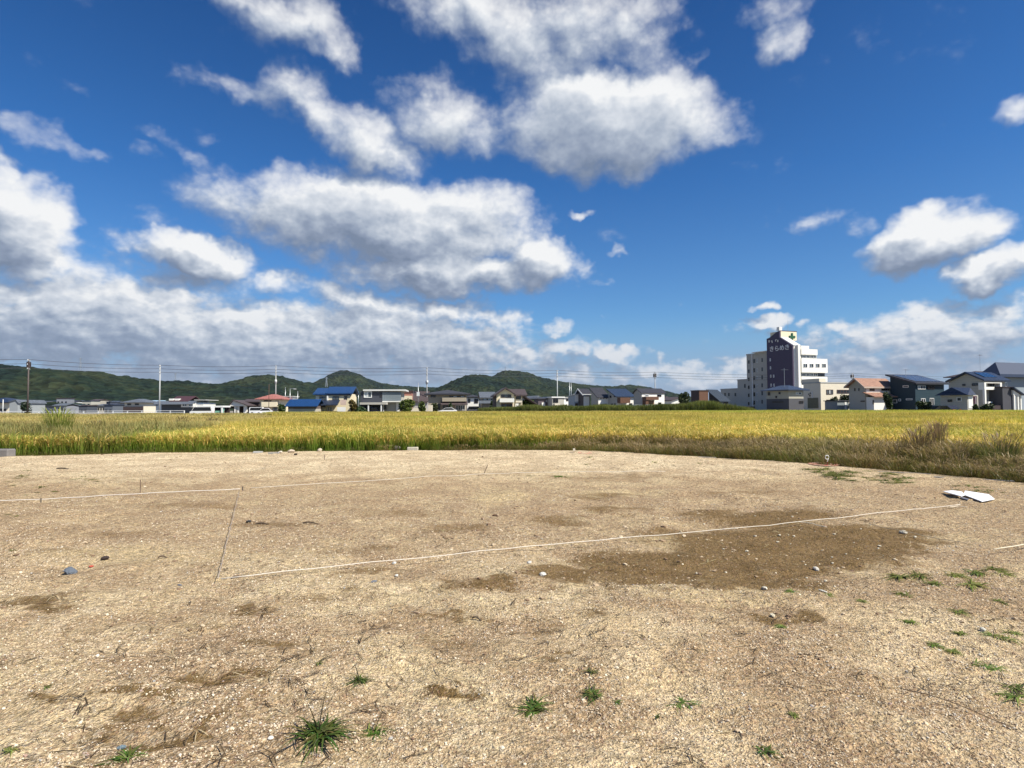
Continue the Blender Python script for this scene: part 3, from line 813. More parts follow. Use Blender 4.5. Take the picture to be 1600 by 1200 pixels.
strip = np.interp(xs, [-3, 0, 3, 6, 9, 14], [.1, .7, 2.0, 3.0, 3.8, 5.0]) + (fbm(xs * .5, ys * .5, 77, 2) - .5) * .9
k = beyond & (ed < strip) & (ed > .12)
xs, ys, ed = xs[k], ys[k], ed[k]
sel = R2.rand(len(xs)) < .42
xs, ys, ed = xs[sel], ys[sel], ed[sel]
n = len(xs)
hz = np.clip(.62 + ed * .36, .62, 1.25) * np.interp(xs, [-1, 3, 8, 14], [.7, .85, .95, .95]) * (1 + (fbm(xs * .8, ys * .8, 55, 3) - .5) * .6)
scatter('wild_grass', np.stack([xs, ys, np.interp(ed, [0, .5], [-.03, -.3])], 1),
        np.stack([R2.uniform(-.2, .2, n), R2.uniform(-.2, .2, n), R2.uniform(0, 6.28, n)], 1), np.stack([np.ones(n) * 1.1, np.ones(n) * 1.1, hz * 1.05], 1), R2.randint(0, 5, n),
        [weed_clump(31, heads=14), weed_clump(32, green=.25, c1=(.27, .19, .10), heads=14), weed_clump(33, green=.85, c1=(.30, .26, .09), heads=6), weed_clump(34, green=.2, c1=(.38, .28, .15)), weed_clump(35, green=.6, c1=(.36, .30, .11), heads=8)])
# sparse low weeds at the foot of the rice along the left edge
n0 = 2600
t_ = R2.uniform(0, EL * .72, n0)
P_ = np.array([edge_s(t)[:2] for t in t_])
off = R2.uniform(.08, .6, n0)
xs, ys = P_[:, 0], P_[:, 1] + off
k = fbm(xs * .45, ys * .4, 61, 2) > .43
xs, ys = xs[k], ys[k]; n = len(xs)
scatter('verge_grass', np.stack([xs, ys, np.full(n, -.2)], 1), np.stack([R2.uniform(-.2, .2, n), R2.uniform(-.2, .2, n), R2.uniform(0, 6.28, n)], 1),
        np.stack([np.ones(n), np.ones(n), R2.uniform(.35, .75, n)], 1), R2.randint(0, 2, n),
        [weed_clump(41, 40, .6, green=.9, c1=(.20, .22, .05), heads=0), weed_clump(42, 40, .6, green=.7, c1=(.28, .25, .09), heads=1)])
# rank weeds on the levee in front of the middle houses
n0 = 900
u = R2.rand(n0); xs = -6 + u * (50); ys = np.interp(xs, [-8, 10, 44], [120, 114, 111]) + R2.uniform(-.4, 3.5, n0)
hz = np.interp(xs, [-8, 0, 30, 36, 44], [1.0, 1.35, 1.5, 1.9, 1.0]) * (1 + (fbm(xs * .3, ys * .3, 99, 2) - .5) * .5)
scatter('levee_weeds', np.stack([xs, ys, np.full(n0, ZP)], 1), np.stack([np.zeros(n0), np.zeros(n0), R2.uniform(0, 6.28, n0)], 1),
        np.stack([np.ones(n0), np.ones(n0), hz], 1), R2.randint(0, 2, n0),
        [rice_patch(s, 1.8, 130, .05, h=1.15, gold=c_, c0=(.06, .08, .02), c1=(.20, .20, .06), gr=(.12, .16, .035), hv=.3, droop=.2) for s, c_ in ((51, .5), (52, .8))])
# tufts of reed and goldenrod standing out of the fields: each one a plant
def plant(name, x, ytop, D, wpx, h, label, cat='weed', c0=(.05, .07, .015), c1=(.26, .28, .06), n=150, hc=None, group=None, lean=.25, heads=0):
    B = Blades(int(x * 7 + D)); r = B.r
    o_ = at(x, 640, D); wr = wpx / 2 * D / F
    for k in range(n):
        a = r.uniform(0, 6.283); q_ = wr * .55 * math.sqrt(r.random())
        f_ = r.uniform(.7, 1.2)
        B.blade((q_ * math.cos(a), q_ * math.sin(a), 0), a + r.uniform(-.6, .6), h * r.uniform(.5, 1.03), wr * r.uniform(.1, .7), wr * r.uniform(0, .4), .0007 * D * r.uniform(.7, 1.5), c0, tuple(c * f_ for c in c1), seg=4)
    st = B.mesh('stems')
    root = empty(name, (o_.x, o_.y, ZP), 0, label, cat, group)
    link('stems', st, root)
    if hc:
        B = Blades(int(x)); r = B.r
        for k in range(max(heads, 30)):
            a = r.uniform(0, 6.283); q_ = wr * .9 * math.sqrt(r.random())
            B.blade((q_ * math.cos(a), q_ * math.sin(a), h * r.uniform(.6, .85)), a, h * .2, .1 * wr, .25 * wr, .0009 * D, hc, tuple(c * 1.2 for c in hc), seg=3, pw=2.0)
        link('seed_head', B.mesh('seed_head'), root)['kind'] = 'stuff'
    return root
plant('goldenrod', 92, 633, 25.5, 46, 1.95, 'tall bright green weed bush rising above the fallow field at far left', c0=(.05, .07, .012), c1=(.24, .30, .05), n=520, hc=(.30, .33, .06), heads=90)
for x, D, wp, h, lb in ((152, 31, 22, 1.25, 'brown dried weed clump just right of the tall green bush'), (180, 33, 20, 1.15, 'second brown dried weed clump right of the tall green bush'),
                        (212, 32, 40, 1.1, 'wide grey-green dry weed clump below the white guardrail'), (283, 42, 26, 1.35, 'dark seedy weed clump below the white carport'), (333, 50, 20, 1.2, 'small dark seedy weed clump right of the white carport')):
    plant('dried_weed', x, 650, D, wp, h, lb, c0=(.07, .06, .03), c1=(.25, .19, .10), n=130, hc=(.17, .12, .08))
for x, D, wp, h, lb, c in ((1432, 15.6, 48, 1.28, 'arching purple-brown reed tuft in rice right of the white pin', (.23, .16, .10)), (1462, 16.4, 34, 1.38, 'upright purple-brown reed tuft beside the arching one', (.24, .165, .11)),
                        (1560, 14.2, 70, 1.22, 'broad dark green tuft with wispy plumes near right picture edge', (.14, .15, .05))):
    plant('reed', x, 655, D, wp, h, lb, cat='reed', c0=(.05, .08, .015), c1=c, n=420, hc=(.26, .18, .12), heads=160)

# ------------------------------------------------------------------ town: buildings
TH = 20.0
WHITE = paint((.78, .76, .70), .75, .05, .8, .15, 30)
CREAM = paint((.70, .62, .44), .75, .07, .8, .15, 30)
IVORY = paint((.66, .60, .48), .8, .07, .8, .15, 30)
GREY = paint((.39, .375, .33), .8, .07, .8, .2, 30)  # grey walls; also stands for shade on white houses' left sides
GREYS = paint((.44, .42, .365), .8, .06, .8, stripes=.4)
TAUPE = paint((.37, .32, .24), .8, .07, .8, stripes=.45)
CHAR = paint((.055, .06, .075), .6, .1, .8, stripes=.25)
STEEL = paint((.20, .235, .255), .5, .08, .8, stripes=.33, sdir='xy')
NAVY = paint((.022, .048, .066), .6, .1, .8, stripes=.3)
BROWN = paint((.13, .065, .04), .7, .1, .8, stripes=.3)
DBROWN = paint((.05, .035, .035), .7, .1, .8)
PURPLE = paint((.058, .045, .082), .55, .05, .5, .1, 12)
FRAME_W = paint((.75, .75, .73), .4, .03)
FRAME_D = paint((.05, .045, .045), .4, .03)
METAL = paint((.42, .44, .45), .35, .05, metal=.6)
CONC = paint((.40, .40, .38), .9, .15, .8, .4, 18)
WOODP = paint((.10, .06, .045), .9, .2, 1.5)
T_BLUE = tile((.010, .048, .15), .35, spec=.5)
T_NAVY = tile((.022, .032, .060), .4)
T_DARK = tile((.040, .040, .048), .5)
T_BROWN = tile((.075, .055, .055), .6)
T_SLATE = tile((.11, .125, .15), .5)
T_RED = tile((.33, .13, .11), .7)
T_TERRA = tile((.30, .165, .115), .75)
T_SOLAR = tile((.012, .03, .075), .18, pitch=1.0, spec=.6)
G_DARK = glass_mat((.012, .014, .018)); G_MID = glass_mat((.06, .08, .09)); G_LITE = glass_mat((.45, .48, .48), .3)

class House:
    def __init__(self, name, label, c, D, r=None, l=None, th=TH, zb=-.06, W=None, L=None, cat='house', group=None):
        self.o = at(c, 640, D); self.o.z = zb; self.D = D; self.c = c; self.zb = zb
        t = R(th); self.ex = Vector((math.cos(t), math.sin(t), 0)); self.ey = Vector((-math.sin(t), math.cos(t), 0))
        self.W = W if W else self.run(self.ex, r); self.L = L if L else self.run(self.ey, l)
        self.root = empty(name, self.o, t, label, cat, group)
        self.M = self.root_matrix = Matrix.Translation(self.o) @ Matrix.Rotation(t, 4, 'Z'); self.Mi = self.M.inverted()
    def run(self, e, px_):
        d_ = ray(px_, 640); k = d_.x / d_.y
        return (k * self.o.y - self.o.x) / (e.x - k * e.y)
    def z(self, y, x=None, D=None):       # local height seen at pixel row y above the front corner
        return at(self.c if x is None else x, y, D or self.D).z - self.zb
    def hit(self, face, x, y, off=0.0):   # pixel -> local point on a face: 'f' front (y=off), 'l' left (x=off), 'r' right (x=W)
        d_ = self.Mi.to_3x3() @ ray(x, y); c0 = self.Mi @ CAM
        if face == 'f':
            k = (off - c0.y) / d_.y
        else:
            k = ((self.W if face == 'r' else 0) + off - c0.x) / d_.x
        return c0 + d_ * k
    def part(self, name, mb, mat, label=None, parent=None, smooth=False):
        o = mb.build(name, mat, parent or self.root, smooth)
        if label: o['label'] = label
        return o
    def box(self, name, x0, x1, y0, y1, z0, z1, mat, label=None):
        return self.part(name, MB().box(x0, x1, y0, y1, z0, z1), mat, label)
    def walls(self, ze, zr=None, axis='x', rf=.5, mat=WHITE, x0=0, x1=None, y0=0, y1=None, ze2=None, name='wall', z0=0, label=None):
        x1 = self.W if x1 is None else x1; y1 = self.L if y1 is None else y1
        a0, a1 = (y0, y1) if axis == 'x' else (x0, x1)
        e2 = ze if ze2 is None else ze2
        poly = [(a0, z0), (a1, z0), (a1, e2)] + ([(a0 + (a1 - a0) * rf, zr)] if zr and 0 < rf < 1 else []) + [(a0, ze)]
        b0, b1 = (x0, x1) if axis == 'x' else (y0, y1)
        return self.part(name, MB().prism(poly, b0, b1, axis), mat, label)
    def roof(self, ze, zr, axis='x', rf=.5, mat=T_DARK, x0=0, x1=None, y0=0, y1=None, over=.5, gov=.5, t=.22, ze2=None, name='roof', label=None, fascia=None):
        x1 = self.W if x1 is None else x1; y1 = self.L if y1 is None else y1
        a0, a1 = (y0, y1) if axis == 'x' else (x0, x1)
        b0, b1 = (x0, x1) if axis == 'x' else (y0, y1)
        e2 = ze if ze2 is None else ze2
        if rf <= 0 or rf >= 1:            # single pitch: ze at a0, zr at a1
            s = (zr - ze) / (a1 - a0)
            top = [(a0 - over, ze - s * over), (a1 + over, zr + s * over)]
        else:
            m = a0 + (a1 - a0) * rf
            s1 = (zr - ze) / (m - a0); s2 = (e2 - zr) / (a1 - m)
            top = [(a0 - over, ze - s1 * over), (m, zr), (a1 + over, e2 + s2 * over)]
        poly = [(p_[0], p_[1] + .03) for p_ in top] + [(p_[0], p_[1] + .03 + t) for p_ in reversed(top)]
        o = self.part(name, MB().prism(poly, b0 - gov, b1 + gov, axis), mat, label)
        if fascia:
            lo = top[0]
            mb = MB()
            if axis == 'x': mb.box(b0 - gov - .02, b1 + gov + .02, lo[0] - .12, lo[0] - .01, lo[1] - .05, lo[1] + t + .02)
            else: mb.box(lo[0] - .12, lo[0] - .01, b0 - gov - .02, b1 + gov + .02, lo[1] - .05, lo[1] + t + .02)
            self.part('gutter', mb, fascia)
            poly2 = [(p_[0], p_[1] - .02) for p_ in top] + [(p_[0], p_[1] + t + .08) for p_ in reversed(top)]
            self.part('bargeboard', MB().prism(poly2, b0 - gov - .08, b0 - gov - .01, axis), fascia)
        return o
    def hip(self, ze, zr, mat=T_DARK, over=.6, x0=0, x1=None, y0=0, y1=None, name='roof', label=None, t=.18):
        x1 = self.W if x1 is None else x1; y1 = self.L if y1 is None else y1
        X0, X1, Y0, Y1 = x0 - over, x1 + over, y0 - over, y1 + over
        w_, l_ = X1 - X0, Y1 - Y0
        if w_ >= l_:
            ra, rb = (X0 + l_ / 2, (Y0 + Y1) / 2, zr), (X1 - l_ / 2, (Y0 + Y1) / 2, zr)
            if ra[0] > rb[0] - .05: rb = (ra[0] + .05, ra[1], zr)
            fs = [(4, 5, 9, 8), (5, 6, 9), (6, 7, 8, 9), (7, 4, 8)]
        else:
            ra, rb = ((X0 + X1) / 2, Y0 + w_ / 2, zr), ((X0 + X1) / 2, Y1 - w_ / 2, zr)
            fs = [(4, 5, 8), (5, 6, 9, 8), (6, 7, 9), (7, 4, 8, 9)]
        base = [(X0, Y0), (X1, Y0), (X1, Y1), (X0, Y1)]
        vs = [(a, b_, ze + .02) for a, b_ in base] + [(a, b_, ze + .02 + t) for a, b_ in base] + [ra, rb]
        fs = [(0, 3, 2, 1), (0, 1, 5, 4), (1, 2, 6, 5), (2, 3, 7, 6), (3, 0, 4, 7)] + fs
        return self.part(name, MB().add(vs, fs), mat, label)
    def flat(self, zt, t=.35, over=.15, mat=FRAME_W, x0=0, x1=None, y0=0, y1=None, name='roof'):
        x1 = self.W if x1 is None else x1; y1 = self.L if y1 is None else y1
        return self.part(name, MB().box(x0 - over, x1 + over, y0 - over, y1 + over, zt + .01, zt + t), mat)
    def win(self, face, xa, ya, xb, yb, fr=FRAME_W, gl=G_DARK, n=2, off=0.0, name='window', fw=.09, label=None):
        p = self.hit(face, xa, ya, off); q = self.hit(face, xb, yb, off)
        a0, a1 = (p.x, q.x) if face == 'f' else (p.y, q.y)
        a0, a1 = min(a0, a1), max(a0, a1)
        zc = self.hit(face, (xa + xb) / 2, ya, off).z, self.hit(face, (xa + xb) / 2, yb, off).z
        z1, z0 = max(zc), max(min(zc), .05)
        sgn = -1 if face in ('f', 'l') else 1
        base = off + (self.W if face == 'r' else 0)
        d0, d1 = sorted((base + sgn * .002, base + sgn * .10))
        g0, g1 = sorted((base + sgn * .004, base + sgn * .05))
        def bx(mb, u0, u1, w0, w1, e0, e1):
            if face == 'f': mb.box(u0, u1, e0, e1, w0, w1)
            else: mb.box(e0, e1, u0, u1, w0, w1)
        mb = MB()
        bx(mb, a0, a1, z0, z0 + fw, d0, d1); bx(mb, a0, a1, z1 - fw, z1, d0, d1)
        for k in range(n + 1):
            u = a0 + (a1 - a0 - fw) * k / n
            bx(mb, u, u + fw, z0 + fw + .001, z1 - fw - .001, d0, d1)
        o = self.part(name, mb, fr, label)
        for k in range(n):
            mg = MB(); u0 = a0 + (a1 - a0 - fw) * k / n + fw; u1 = a0 + (a1 - a0 - fw) * (k + 1) / n
            bx(mg, u0 + .001, u1 - .001, z0 + fw + .002, z1 - fw - .002, g0, g1)
            g_ = gl if not isinstance(gl, (list, tuple)) else gl[k % len(gl)]
            mg.build('pane', g_, o)
        return o
    def panel(self, name, face, xa, ya, xb, yb, mat, depth=.08, off=0.0, label=None, zmin=0.02):
        p = self.hit(face, xa, ya, off); q = self.hit(face, xb, yb, off)
        a0, a1 = sorted((p.x, q.x) if face == 'f' else (p.y, q.y))
        xm = (xa + xb) / 2
        z1, z0 = self.hit(face, xm, ya, off).z, self.hit(face, xm, yb, off).z
        z0, z1 = max(min(z0, z1), zmin), max(z0, z1)
        sgn = -1 if face in ('f', 'l') else 1
        base = off + (self.W if face == 'r' else 0)
        e0, e1 = sorted((base + sgn * .003, base + sgn * depth))
        mb = MB()
        if face == 'f': mb.box(a0, a1, e0, e1, z0, z1)
        else: mb.box(e0, e1, a0, a1, z0, z1)
        return self.part(name, mb, mat, label)
    def antenna(self, x, y, z, h=2.2):
        mb = MB(); mb.tube([(x, y, z), (x, y, z + h)], .035, 5)
        mb.tube([(x - .6, y, z + h * .92), (x + .9, y, z + h * .92)], .025, 4)
        for k in range(6):
            mb.tube([(x - .5 + k * .25, y - .35, z + h * .92), (x - .5 + k * .25, y + .35, z + h * .92)], .018, 4)
        self.part('antenna', mb, METAL)

# --- hospital ---------------------------------------------------------------
h = House('hospital', 'tall hospital with dark purple sign wall, white stepped floors and green cross', 1240, 208, r=1294, l=1200, cat='hospital')
zt = h.z
W_, L_ = h.W, h.L
z_sh = h.z(540); z_back = h.hit('l', 1200, 529).z; y_pk = h.hit('l', 1218, 527).y; z_pk = h.hit('l', 1218, 517).z; z_pk2 = h.hit('l', 1218, 527).z
# dark wall with the curved crest
crest = []
for k in range(9):
    u = k / 8
    yy_ = L_ + (y_pk - L_) * u
    crest.append((yy_, z_back + (z_pk - z_back) * (u * u * (3 - 2 * u))))
poly = [(0, 0), (L_, 0)] + crest + [(y_pk, z_pk2), (0, z_sh)]
wx = h.run(h.ex, 1246)
h.part('sign_wall', MB().prism(poly, 0, .6, 'x'), PURPLE, 'dark purple wall with curved crest')
h.part('tower', MB().prism([(0.001, 0), (L_ - .3, 0), (L_ - .3, z_back - .8), (y_pk, z_pk2 - .3), (0.001, z_sh - .05)], .61, wx + 2.0, 'x'), WHITE)
h.part('roof_slope', MB().prism([(-.15, z_sh), (y_pk, z_pk2 - .1), (y_pk, z_pk2 + .15), (-.15, z_sh + .22)], .4, wx + 2.1, 'x'), paint((.55, .56, .56), .5, .05))
# cream block at the crest with the cross
xr = h.hit('f', 1245, 530, y_pk).x
h.part('roof_block', MB().box(.61, xr, y_pk + .02, L_ - 1.2, z_back - 1.0, z_pk - .05), CREAM)
h.part('roof_block_trim', MB().box(.4, xr + .1, y_pk - .02, y_pk + .25, z_pk - .04, z_pk + .2), PURPLE)
cx_, cz_ = h.hit('f', 1237.4, 526.4, y_pk).x, h.hit('f', 1237.4, 526.4, y_pk).z
arm = (h.hit('f', 1237.4, 520.5, y_pk).z - h.hit('f', 1237.4, 532.4, y_pk).z) / 2; tw_ = arm * .27
GRN = paint((.02, .085, .04), .5, .05)
mb = MB(); mb.prism([(cx_ - tw_, cz_ - arm), (cx_ + tw_, cz_ - arm), (cx_ + tw_, cz_ - tw_), (cx_ + arm, cz_ - tw_), (cx_ + arm, cz_ + tw_), (cx_ + tw_, cz_ + tw_), (cx_ + tw_, cz_ + arm), (cx_ - tw_, cz_ + arm), (cx_ - tw_, cz_ + tw_), (cx_ - arm, cz_ + tw_), (cx_ - arm, cz_ - tw_), (cx_ - tw_, cz_ - tw_)], y_pk - .22, y_pk + .01, 'y')
h.part('green_cross', mb, GRN, 'green cross emblem')
h.part('beacon_box', MB().box(.3, 1.5, y_pk + .3, y_pk + 1.6, z_pk + .21, z_pk + 1.5), WHITE)
h.part('lightning_rod', MB().tube([(xr * .75, y_pk + 2, z_pk), (xr * .75, y_pk + 2, z_pk + 4.2)], .05, 5), METAL)
# dark strip painted as shade between the two white piers and the pier itself
h.panel('groove_shade', 'f', 1245.2, 541, 1246.6, 604, DBROWN, .04)
# the stepped white wing in front
def tier(xa, ya, xb, yb, name, mat=WHITE, dep=14, y0=-.4):
    p = h.hit('f', xa, ya, y0); q = h.hit('f', xb, yb, y0)
    z1 = h.hit('f', (xa + xb) / 2, ya, y0).z; z0 = h.hit('f', (xa + xb) / 2, yb, y0).z
    return h.part(name, MB().box(p.x, q.x, y0, y0 + dep, max(z0, 0), z1), mat)
tier(1246.8, 539, 1252.2, 642, 'stair_tower', WHITE, 9, -1.0)
tier(1252.3, 540.3, 1264, 545.2, 'top_storey', WHITE, 6, 1.0)
tier(1252.3, 545.6, 1277.5, 554.3, 'floor_band', WHITE, 14)
tier(1252.3, 554.5, 1276.3, 560.1, 'recessed_floor', paint((.20, .24, .26), .6), 13, .3)
tier(1252.3, 560.3, 1293.3, 582.3, 'floor_band', WHITE, 15, -.9)
tier(1252.3, 582.5, 1289, 588.2, 'recessed_floor', paint((.20, .24, .26), .6), 13, .3)
tier(1252.3, 588.4, 1293, 596.2, 'floor_band', WHITE, 14)
tier(1252.3, 596.4, 1290, 601.5, 'recessed_floor', paint((.20, .24, .26), .6), 13, .3)
tier(1252.3, 601.7, 1293, 642, 'floor_band', WHITE, 14)
for xa, xb in ((1252.8, 1259), (1259.6, 1265), (1265.6, 1270.4), (1271, 1275.6)):
    h.win('f', xa, 555.2, xb, 559.8, FRAME_W, G_MID, 2, off=.3)
for xa, xb in ((1255, 1261.4), (1264.8, 1271), (1274.4, 1280.6), (1284, 1290.4)):
    h.win('f', xa, 568.2, xb, 574.3, FRAME_W, [G_MID, G_DARK], 2, off=-.9)
for xa, xb in ((1252.8, 1259), (1259.6, 1265), (1265.6, 1270.4), (1271, 1277)):
    h.win('f', xa, 583.2, xb, 587.6, FRAME_W, G_MID, 2, off=.3)
h.win('f', 1278, 583, 1288.4, 588, FRAME_D, G_DARK, 2, off=.3)
for xa, xb in ((1253, 1262), (1263, 1272), (1273, 1281), (1282, 1289)):
    h.win('f', xa, 597, xb, 601, FRAME_D, G_MID, 2, off=.3)
for x, y in ((1203.6, 562.5), (1204, 575), (1204.4, 588), (1209, 588), (1205, 602), (1209.6, 602)):
    h.win('l', x - .8, y - 2.5, x + .9, y + 2, FRAME_W, G_MID, 1, fw=.15)
# lettering on the dark wall
LET = paint((.66, .66, .66), .4, .03)
def sign(text, xa, ya, xb, yb, name, mat):
    p = h.hit('l', xa, yb); q = h.hit('l', xb, yb); zz0 = h.hit('l', xa, yb).z; zz1 = h.hit('l', xa, ya).z
    cu = bpy.data.curves.new(name, 'FONT'); cu.body = text; cu.extrude = .06; cu.size = 1.0; cu.offset = .012
    t = bpy.data.objects.new(name, cu); COL.objects.link(t)
    bpy.context.view_layer.update()
    dg = bpy.context.evaluated_depsgraph_get()
    me_ = bpy.data.meshes.new_from_object(t.evaluated_get(dg))
    bpy.data.objects.remove(t)
    co = np.array([v.co for v in me_.vertices]); mn, mx_ = co.min(0), co.max(0)
    wy = abs(q.y - p.y); sx_, sz_ = wy / (mx_[0] - mn[0]), (zz1 - zz0) / (mx_[1] - mn[1])
    dz = h.hit('l', xb, yb).z - zz0
    for v in me_.vertices:
        u = (v.co.x - mn[0]) * sx_
        v.co = (-.03 - (v.co.z + .06) * 1.2, p.y - u, zz0 + (v.co.y - mn[1]) * sz_)
    link(name, me_, h.root, mat)
    return t
sign('きらめき', 1203.5, 541.5, 1233.5, 549.5, 'sign_letters', LET)
for k, (xa, ya, xb, yb) in enumerate(((1200.8, 532.0, 1203.0, 533.2), (1201.2, 533.6, 1202.6, 535.0), (1205.0, 532.2, 1207.0, 533.3), (1206.2, 533.5, 1207.2, 535.6), (1211.6, 530.6, 1212.5, 533.4), (1212.8, 530.2, 1213.8, 531.0), (1214.9, 531.0, 1216.2, 534.4))):
    h.panel('sign_character', 'l', xa, ya, xb, yb, WHITE, .12)
# grey wing on the left
hw = House('hospital_wing', 'grey six storey wing left of the purple hospital wall with rows of small windows', 1199.5, 222, W=14, l=1168, cat='building')
zw = hw.z(551.8)
hw.walls(zw, mat=GREY); hw.flat(zw, .5, .12, CONC)
for y in (562, 576.5, 589, 601.5, 614, 627):
    hw.win('l', 1177.4 + 0, y - 1, 1179.9, y + 5.2, FRAME_D, G_DARK, 1)
    hw.win('l', 1182.2, y - 1.2, 1184, y + 4.8, FRAME_W, G_MID, 1)
    hw.win('l', 1190, y - 2.4, 1192, y + 3.6, FRAME_D, G_MID, 1)
    hw.win('l', 1169, y + 1, 1171.2, y + 6.2, FRAME_D, G_DARK, 1)
hw.panel('drain_pipe', 'l', 1175.9, 553.5, 1176.8, 640, FRAME_W, .3)
hw.part('canopy', MB().box(-1.5, 3, -1, 6, zw + .55, zw + .8), WHITE)
ha = House('hospital_annex', 'low grey annex beside the hospital, stepping up towards it', 1168, 232, W=14, l=1153, cat='building')
za = ha.z(593.5); ha.walls(za, mat=GREY); ha.flat(za, .4, .1, CONC)
ha.win('l', 1163, 600, 1165, 606, FRAME_D, G_MID, 1)
ha2 = House('hospital_annex', 'lowest grey flat roofed block at the left end of the hospital', 1153, 240, W=14, l=1126.5, cat='building')
za = ha2.z(608); ha2.walls(za, mat=GREY); ha2.flat(za, .4, .1, CONC)
for x in (1132, 1138, 1148):
    ha2.win('l', x, 614, x + 2, 619, FRAME_D, G_MID, 1)

# --- houses right of the hospital --------------------------------------------
h = House('house', 'house with hipped blue-grey roof, beige upper and charcoal lower walls before the hospital', 1233, 118, r=1256, l=1198)
ze = h.z(610.3); zr = h.z(602.3, 1226, 122); zm = h.z(622.8)
h.walls(ze, mat=paint((.40, .38, .31), .8, .06), z0=zm + .01); h.walls(zm, mat=paint((.085, .085, .095), .7, .08, stripes=.3), name='lower_wall')
h.hip(ze, zr, tile((.045, .06, .095), .35), .8)
for xa, ya, xb, yb, f_ in ((1200, 613, 1203.6, 618, 'l'), (1217, 612.5, 1219.6, 616, 'l'), (1212, 618.5, 1214.2, 622, 'l'), (1207, 627, 1224, 629, 'l')):
    h.win(f_, xa, ya, xb, yb, FRAME_D, G_DARK, 1)
h.win('f', 1243, 612.5, 1252, 616.5, FRAME_W, [G_LITE, G_MID], 2); h.win('f', 1248.5, 626.5, 1255, 630, FRAME_D, G_DARK, 1)
h.antenna(h.W * .35, h.L * .4, zr - .6, 4.0)
h = House('building', 'beige flat roofed building with dark brown window strips right of the hospital', 1283, 126, r=1330, l=1256, cat='building')
ze = h.z(598.5)
h.walls(ze, mat=IVORY); h.flat(ze, .25, .08, CONC)
h.part('stair_head', MB().box(-.02, h.run(h.ex, 1293), .3, 5, ze + .26, h.z(591.3)), IVORY)
h.win('f', 1291, 608.8, 1301.5, 616, paint((.10, .06, .05), .6), [G_MID, G_LITE, G_MID], 3); h.win('f', 1307.5, 609, 1326.5, 614.5, paint((.10, .06, .05), .6), G_DARK, 4)
h.win('f', 1291, 624.5, 1300, 638, FRAME_D, [G_DARK, G_LITE], 2, name='entrance_door')
h.panel('brick_bay', 'l', 1262, 621.5, 1279, 638, paint((.15, .15, .10), .8, .15, stripes=.35), .05)
h.panel('sign_stroke', 'l', 1269, 612, 1270, 622, FRAME_W, .15)
for xa, xb, ya in ((1263.6, 1264.6, 615), (1266, 1267, 613.5), (1265, 1266.6, 617.5)):
    h.panel('sign_stroke', 'l', xa, ya, xb, ya + 2, FRAME_D, .12)
h = House('garden_shed', 'small grey metal shed with white door beside terracotta roofed house', 1308.5, 121, r=1326, L=3, cat='shed')
h.walls(h.z(626.8), mat=paint((.22, .25, .27), .5)); h.flat(h.z(626.8), .15, .2, paint((.06, .06, .07), .6)); h.panel('door', 'f', 1319.5, 628, 1322.6, 640, FRAME_W, .06)
h = House('house', 'two storey house with terracotta tile roof and windowless gable greyed for shade', 1352.5, 115, r=1393, l=1327)
ze = h.z(603.4); zr = h.hit('l', 1339.5, 592.8).z; rf = min(.85, max(.3, h.hit('l', 1339.5, 592.8).y / h.L))
h.walls(ze, zr, 'x', rf, GREY); h.panel('front_wall', 'f', 1352.9, 603.5, 1392.5, 642, WHITE, .06)  # white house; its shaded gable side is painted grey
h.roof(ze, zr, 'x', rf, T_TERRA, over=.4, gov=.8, fascia=paint((.45, .36, .30), .7))
for x in (1336, 1342.3):
    h.win('l', x - .7, 606.5, x + .7, 611, FRAME_D, G_DARK, 1, fw=.05)
h.win('l', 1345, 626, 1351.5, 627.6, FRAME_D, G_DARK, 1, fw=.05)
h.win('f', 1358.5, 606, 1366, 610.8, paint((.15, .09, .06), .5), G_MID, 2, off=-.06); h.win('f', 1377, 605, 1389, 610.6, FRAME_D, G_DARK, 2, off=-.06)
xq = h.hit('f', 1382, 618).x
h.roof(h.z(620.4, 1354, 113), h.z(614.6, 1354, 115), 'x', 1, T_TERRA, x0=-.3, x1=xq, y0=-2.2, y1=-.07, over=.2, gov=.3, name='porch_roof', t=.16)
h.part('porch_wall', MB().box(.1, h.hit('f', 1373, 630).x, -1.7, -.1, 0, h.z(620.8)), WHITE)
h.win('f', 1363.2, 625, 1365, 632, FRAME_D, G_DARK, 1, off=-1.7); h.win('f', 1374, 624, 1381, 638, FRAME_D, [G_DARK, G_MID], 2, off=-.06, name='door')
h = House('house', 'dark navy house with single pitch roof carrying solar panels', 1431, 112, r=1476, l=1392)
ze = h.z(599.4); zr = h.hit('l', 1392.5, 588.6).z
h.walls(ze, None, 'x', 1, NAVY, ze2=zr); h.roof(ze, zr, 'x', 1, T_DARK, over=.6, gov=.5, t=.3)
s_ = (zr - ze) / h.L
mb = MB(); mb.prism([(.2, ze + .2 * s_ + .36), (h.L - .3, zr - .3 * s_ + .36), (h.L - .3, zr - .3 * s_ + .44), (.2, ze + .2 * s_ + .44)], .3, h.W - .6, 'x'); h.part('solar_array', mb, T_SOLAR)
for a in ((1411, 602.2, 1420, 605.6), (1416, 622.6, 1426, 625.2), (1404.3, 623, 1408, 627), (1395, 624.2, 1402, 630)):
    h.win('l', *a, fr=FRAME_W, gl=G_MID, n=1)
h.win('f', 1433.5, 602.3, 1445.5, 608.3, FRAME_W, [G_LITE, G_DARK, G_MID], 3); h.win('f', 1449, 602.5, 1460, 608.3, FRAME_D, G_DARK, 2); h.win('f', 1438.5, 622.5, 1445.5, 629, FRAME_W, G_DARK, 2)
h.win('f', 1452, 622, 1459, 634, FRAME_W, G_DARK, 2)
h.antenna(h.W * .3, h.L * .7, zr - .2, 1.6)
h = House('house', 'beige two storey house with dark gable roof and white framed balcony', 1537, 105, r=1572, l=1487)
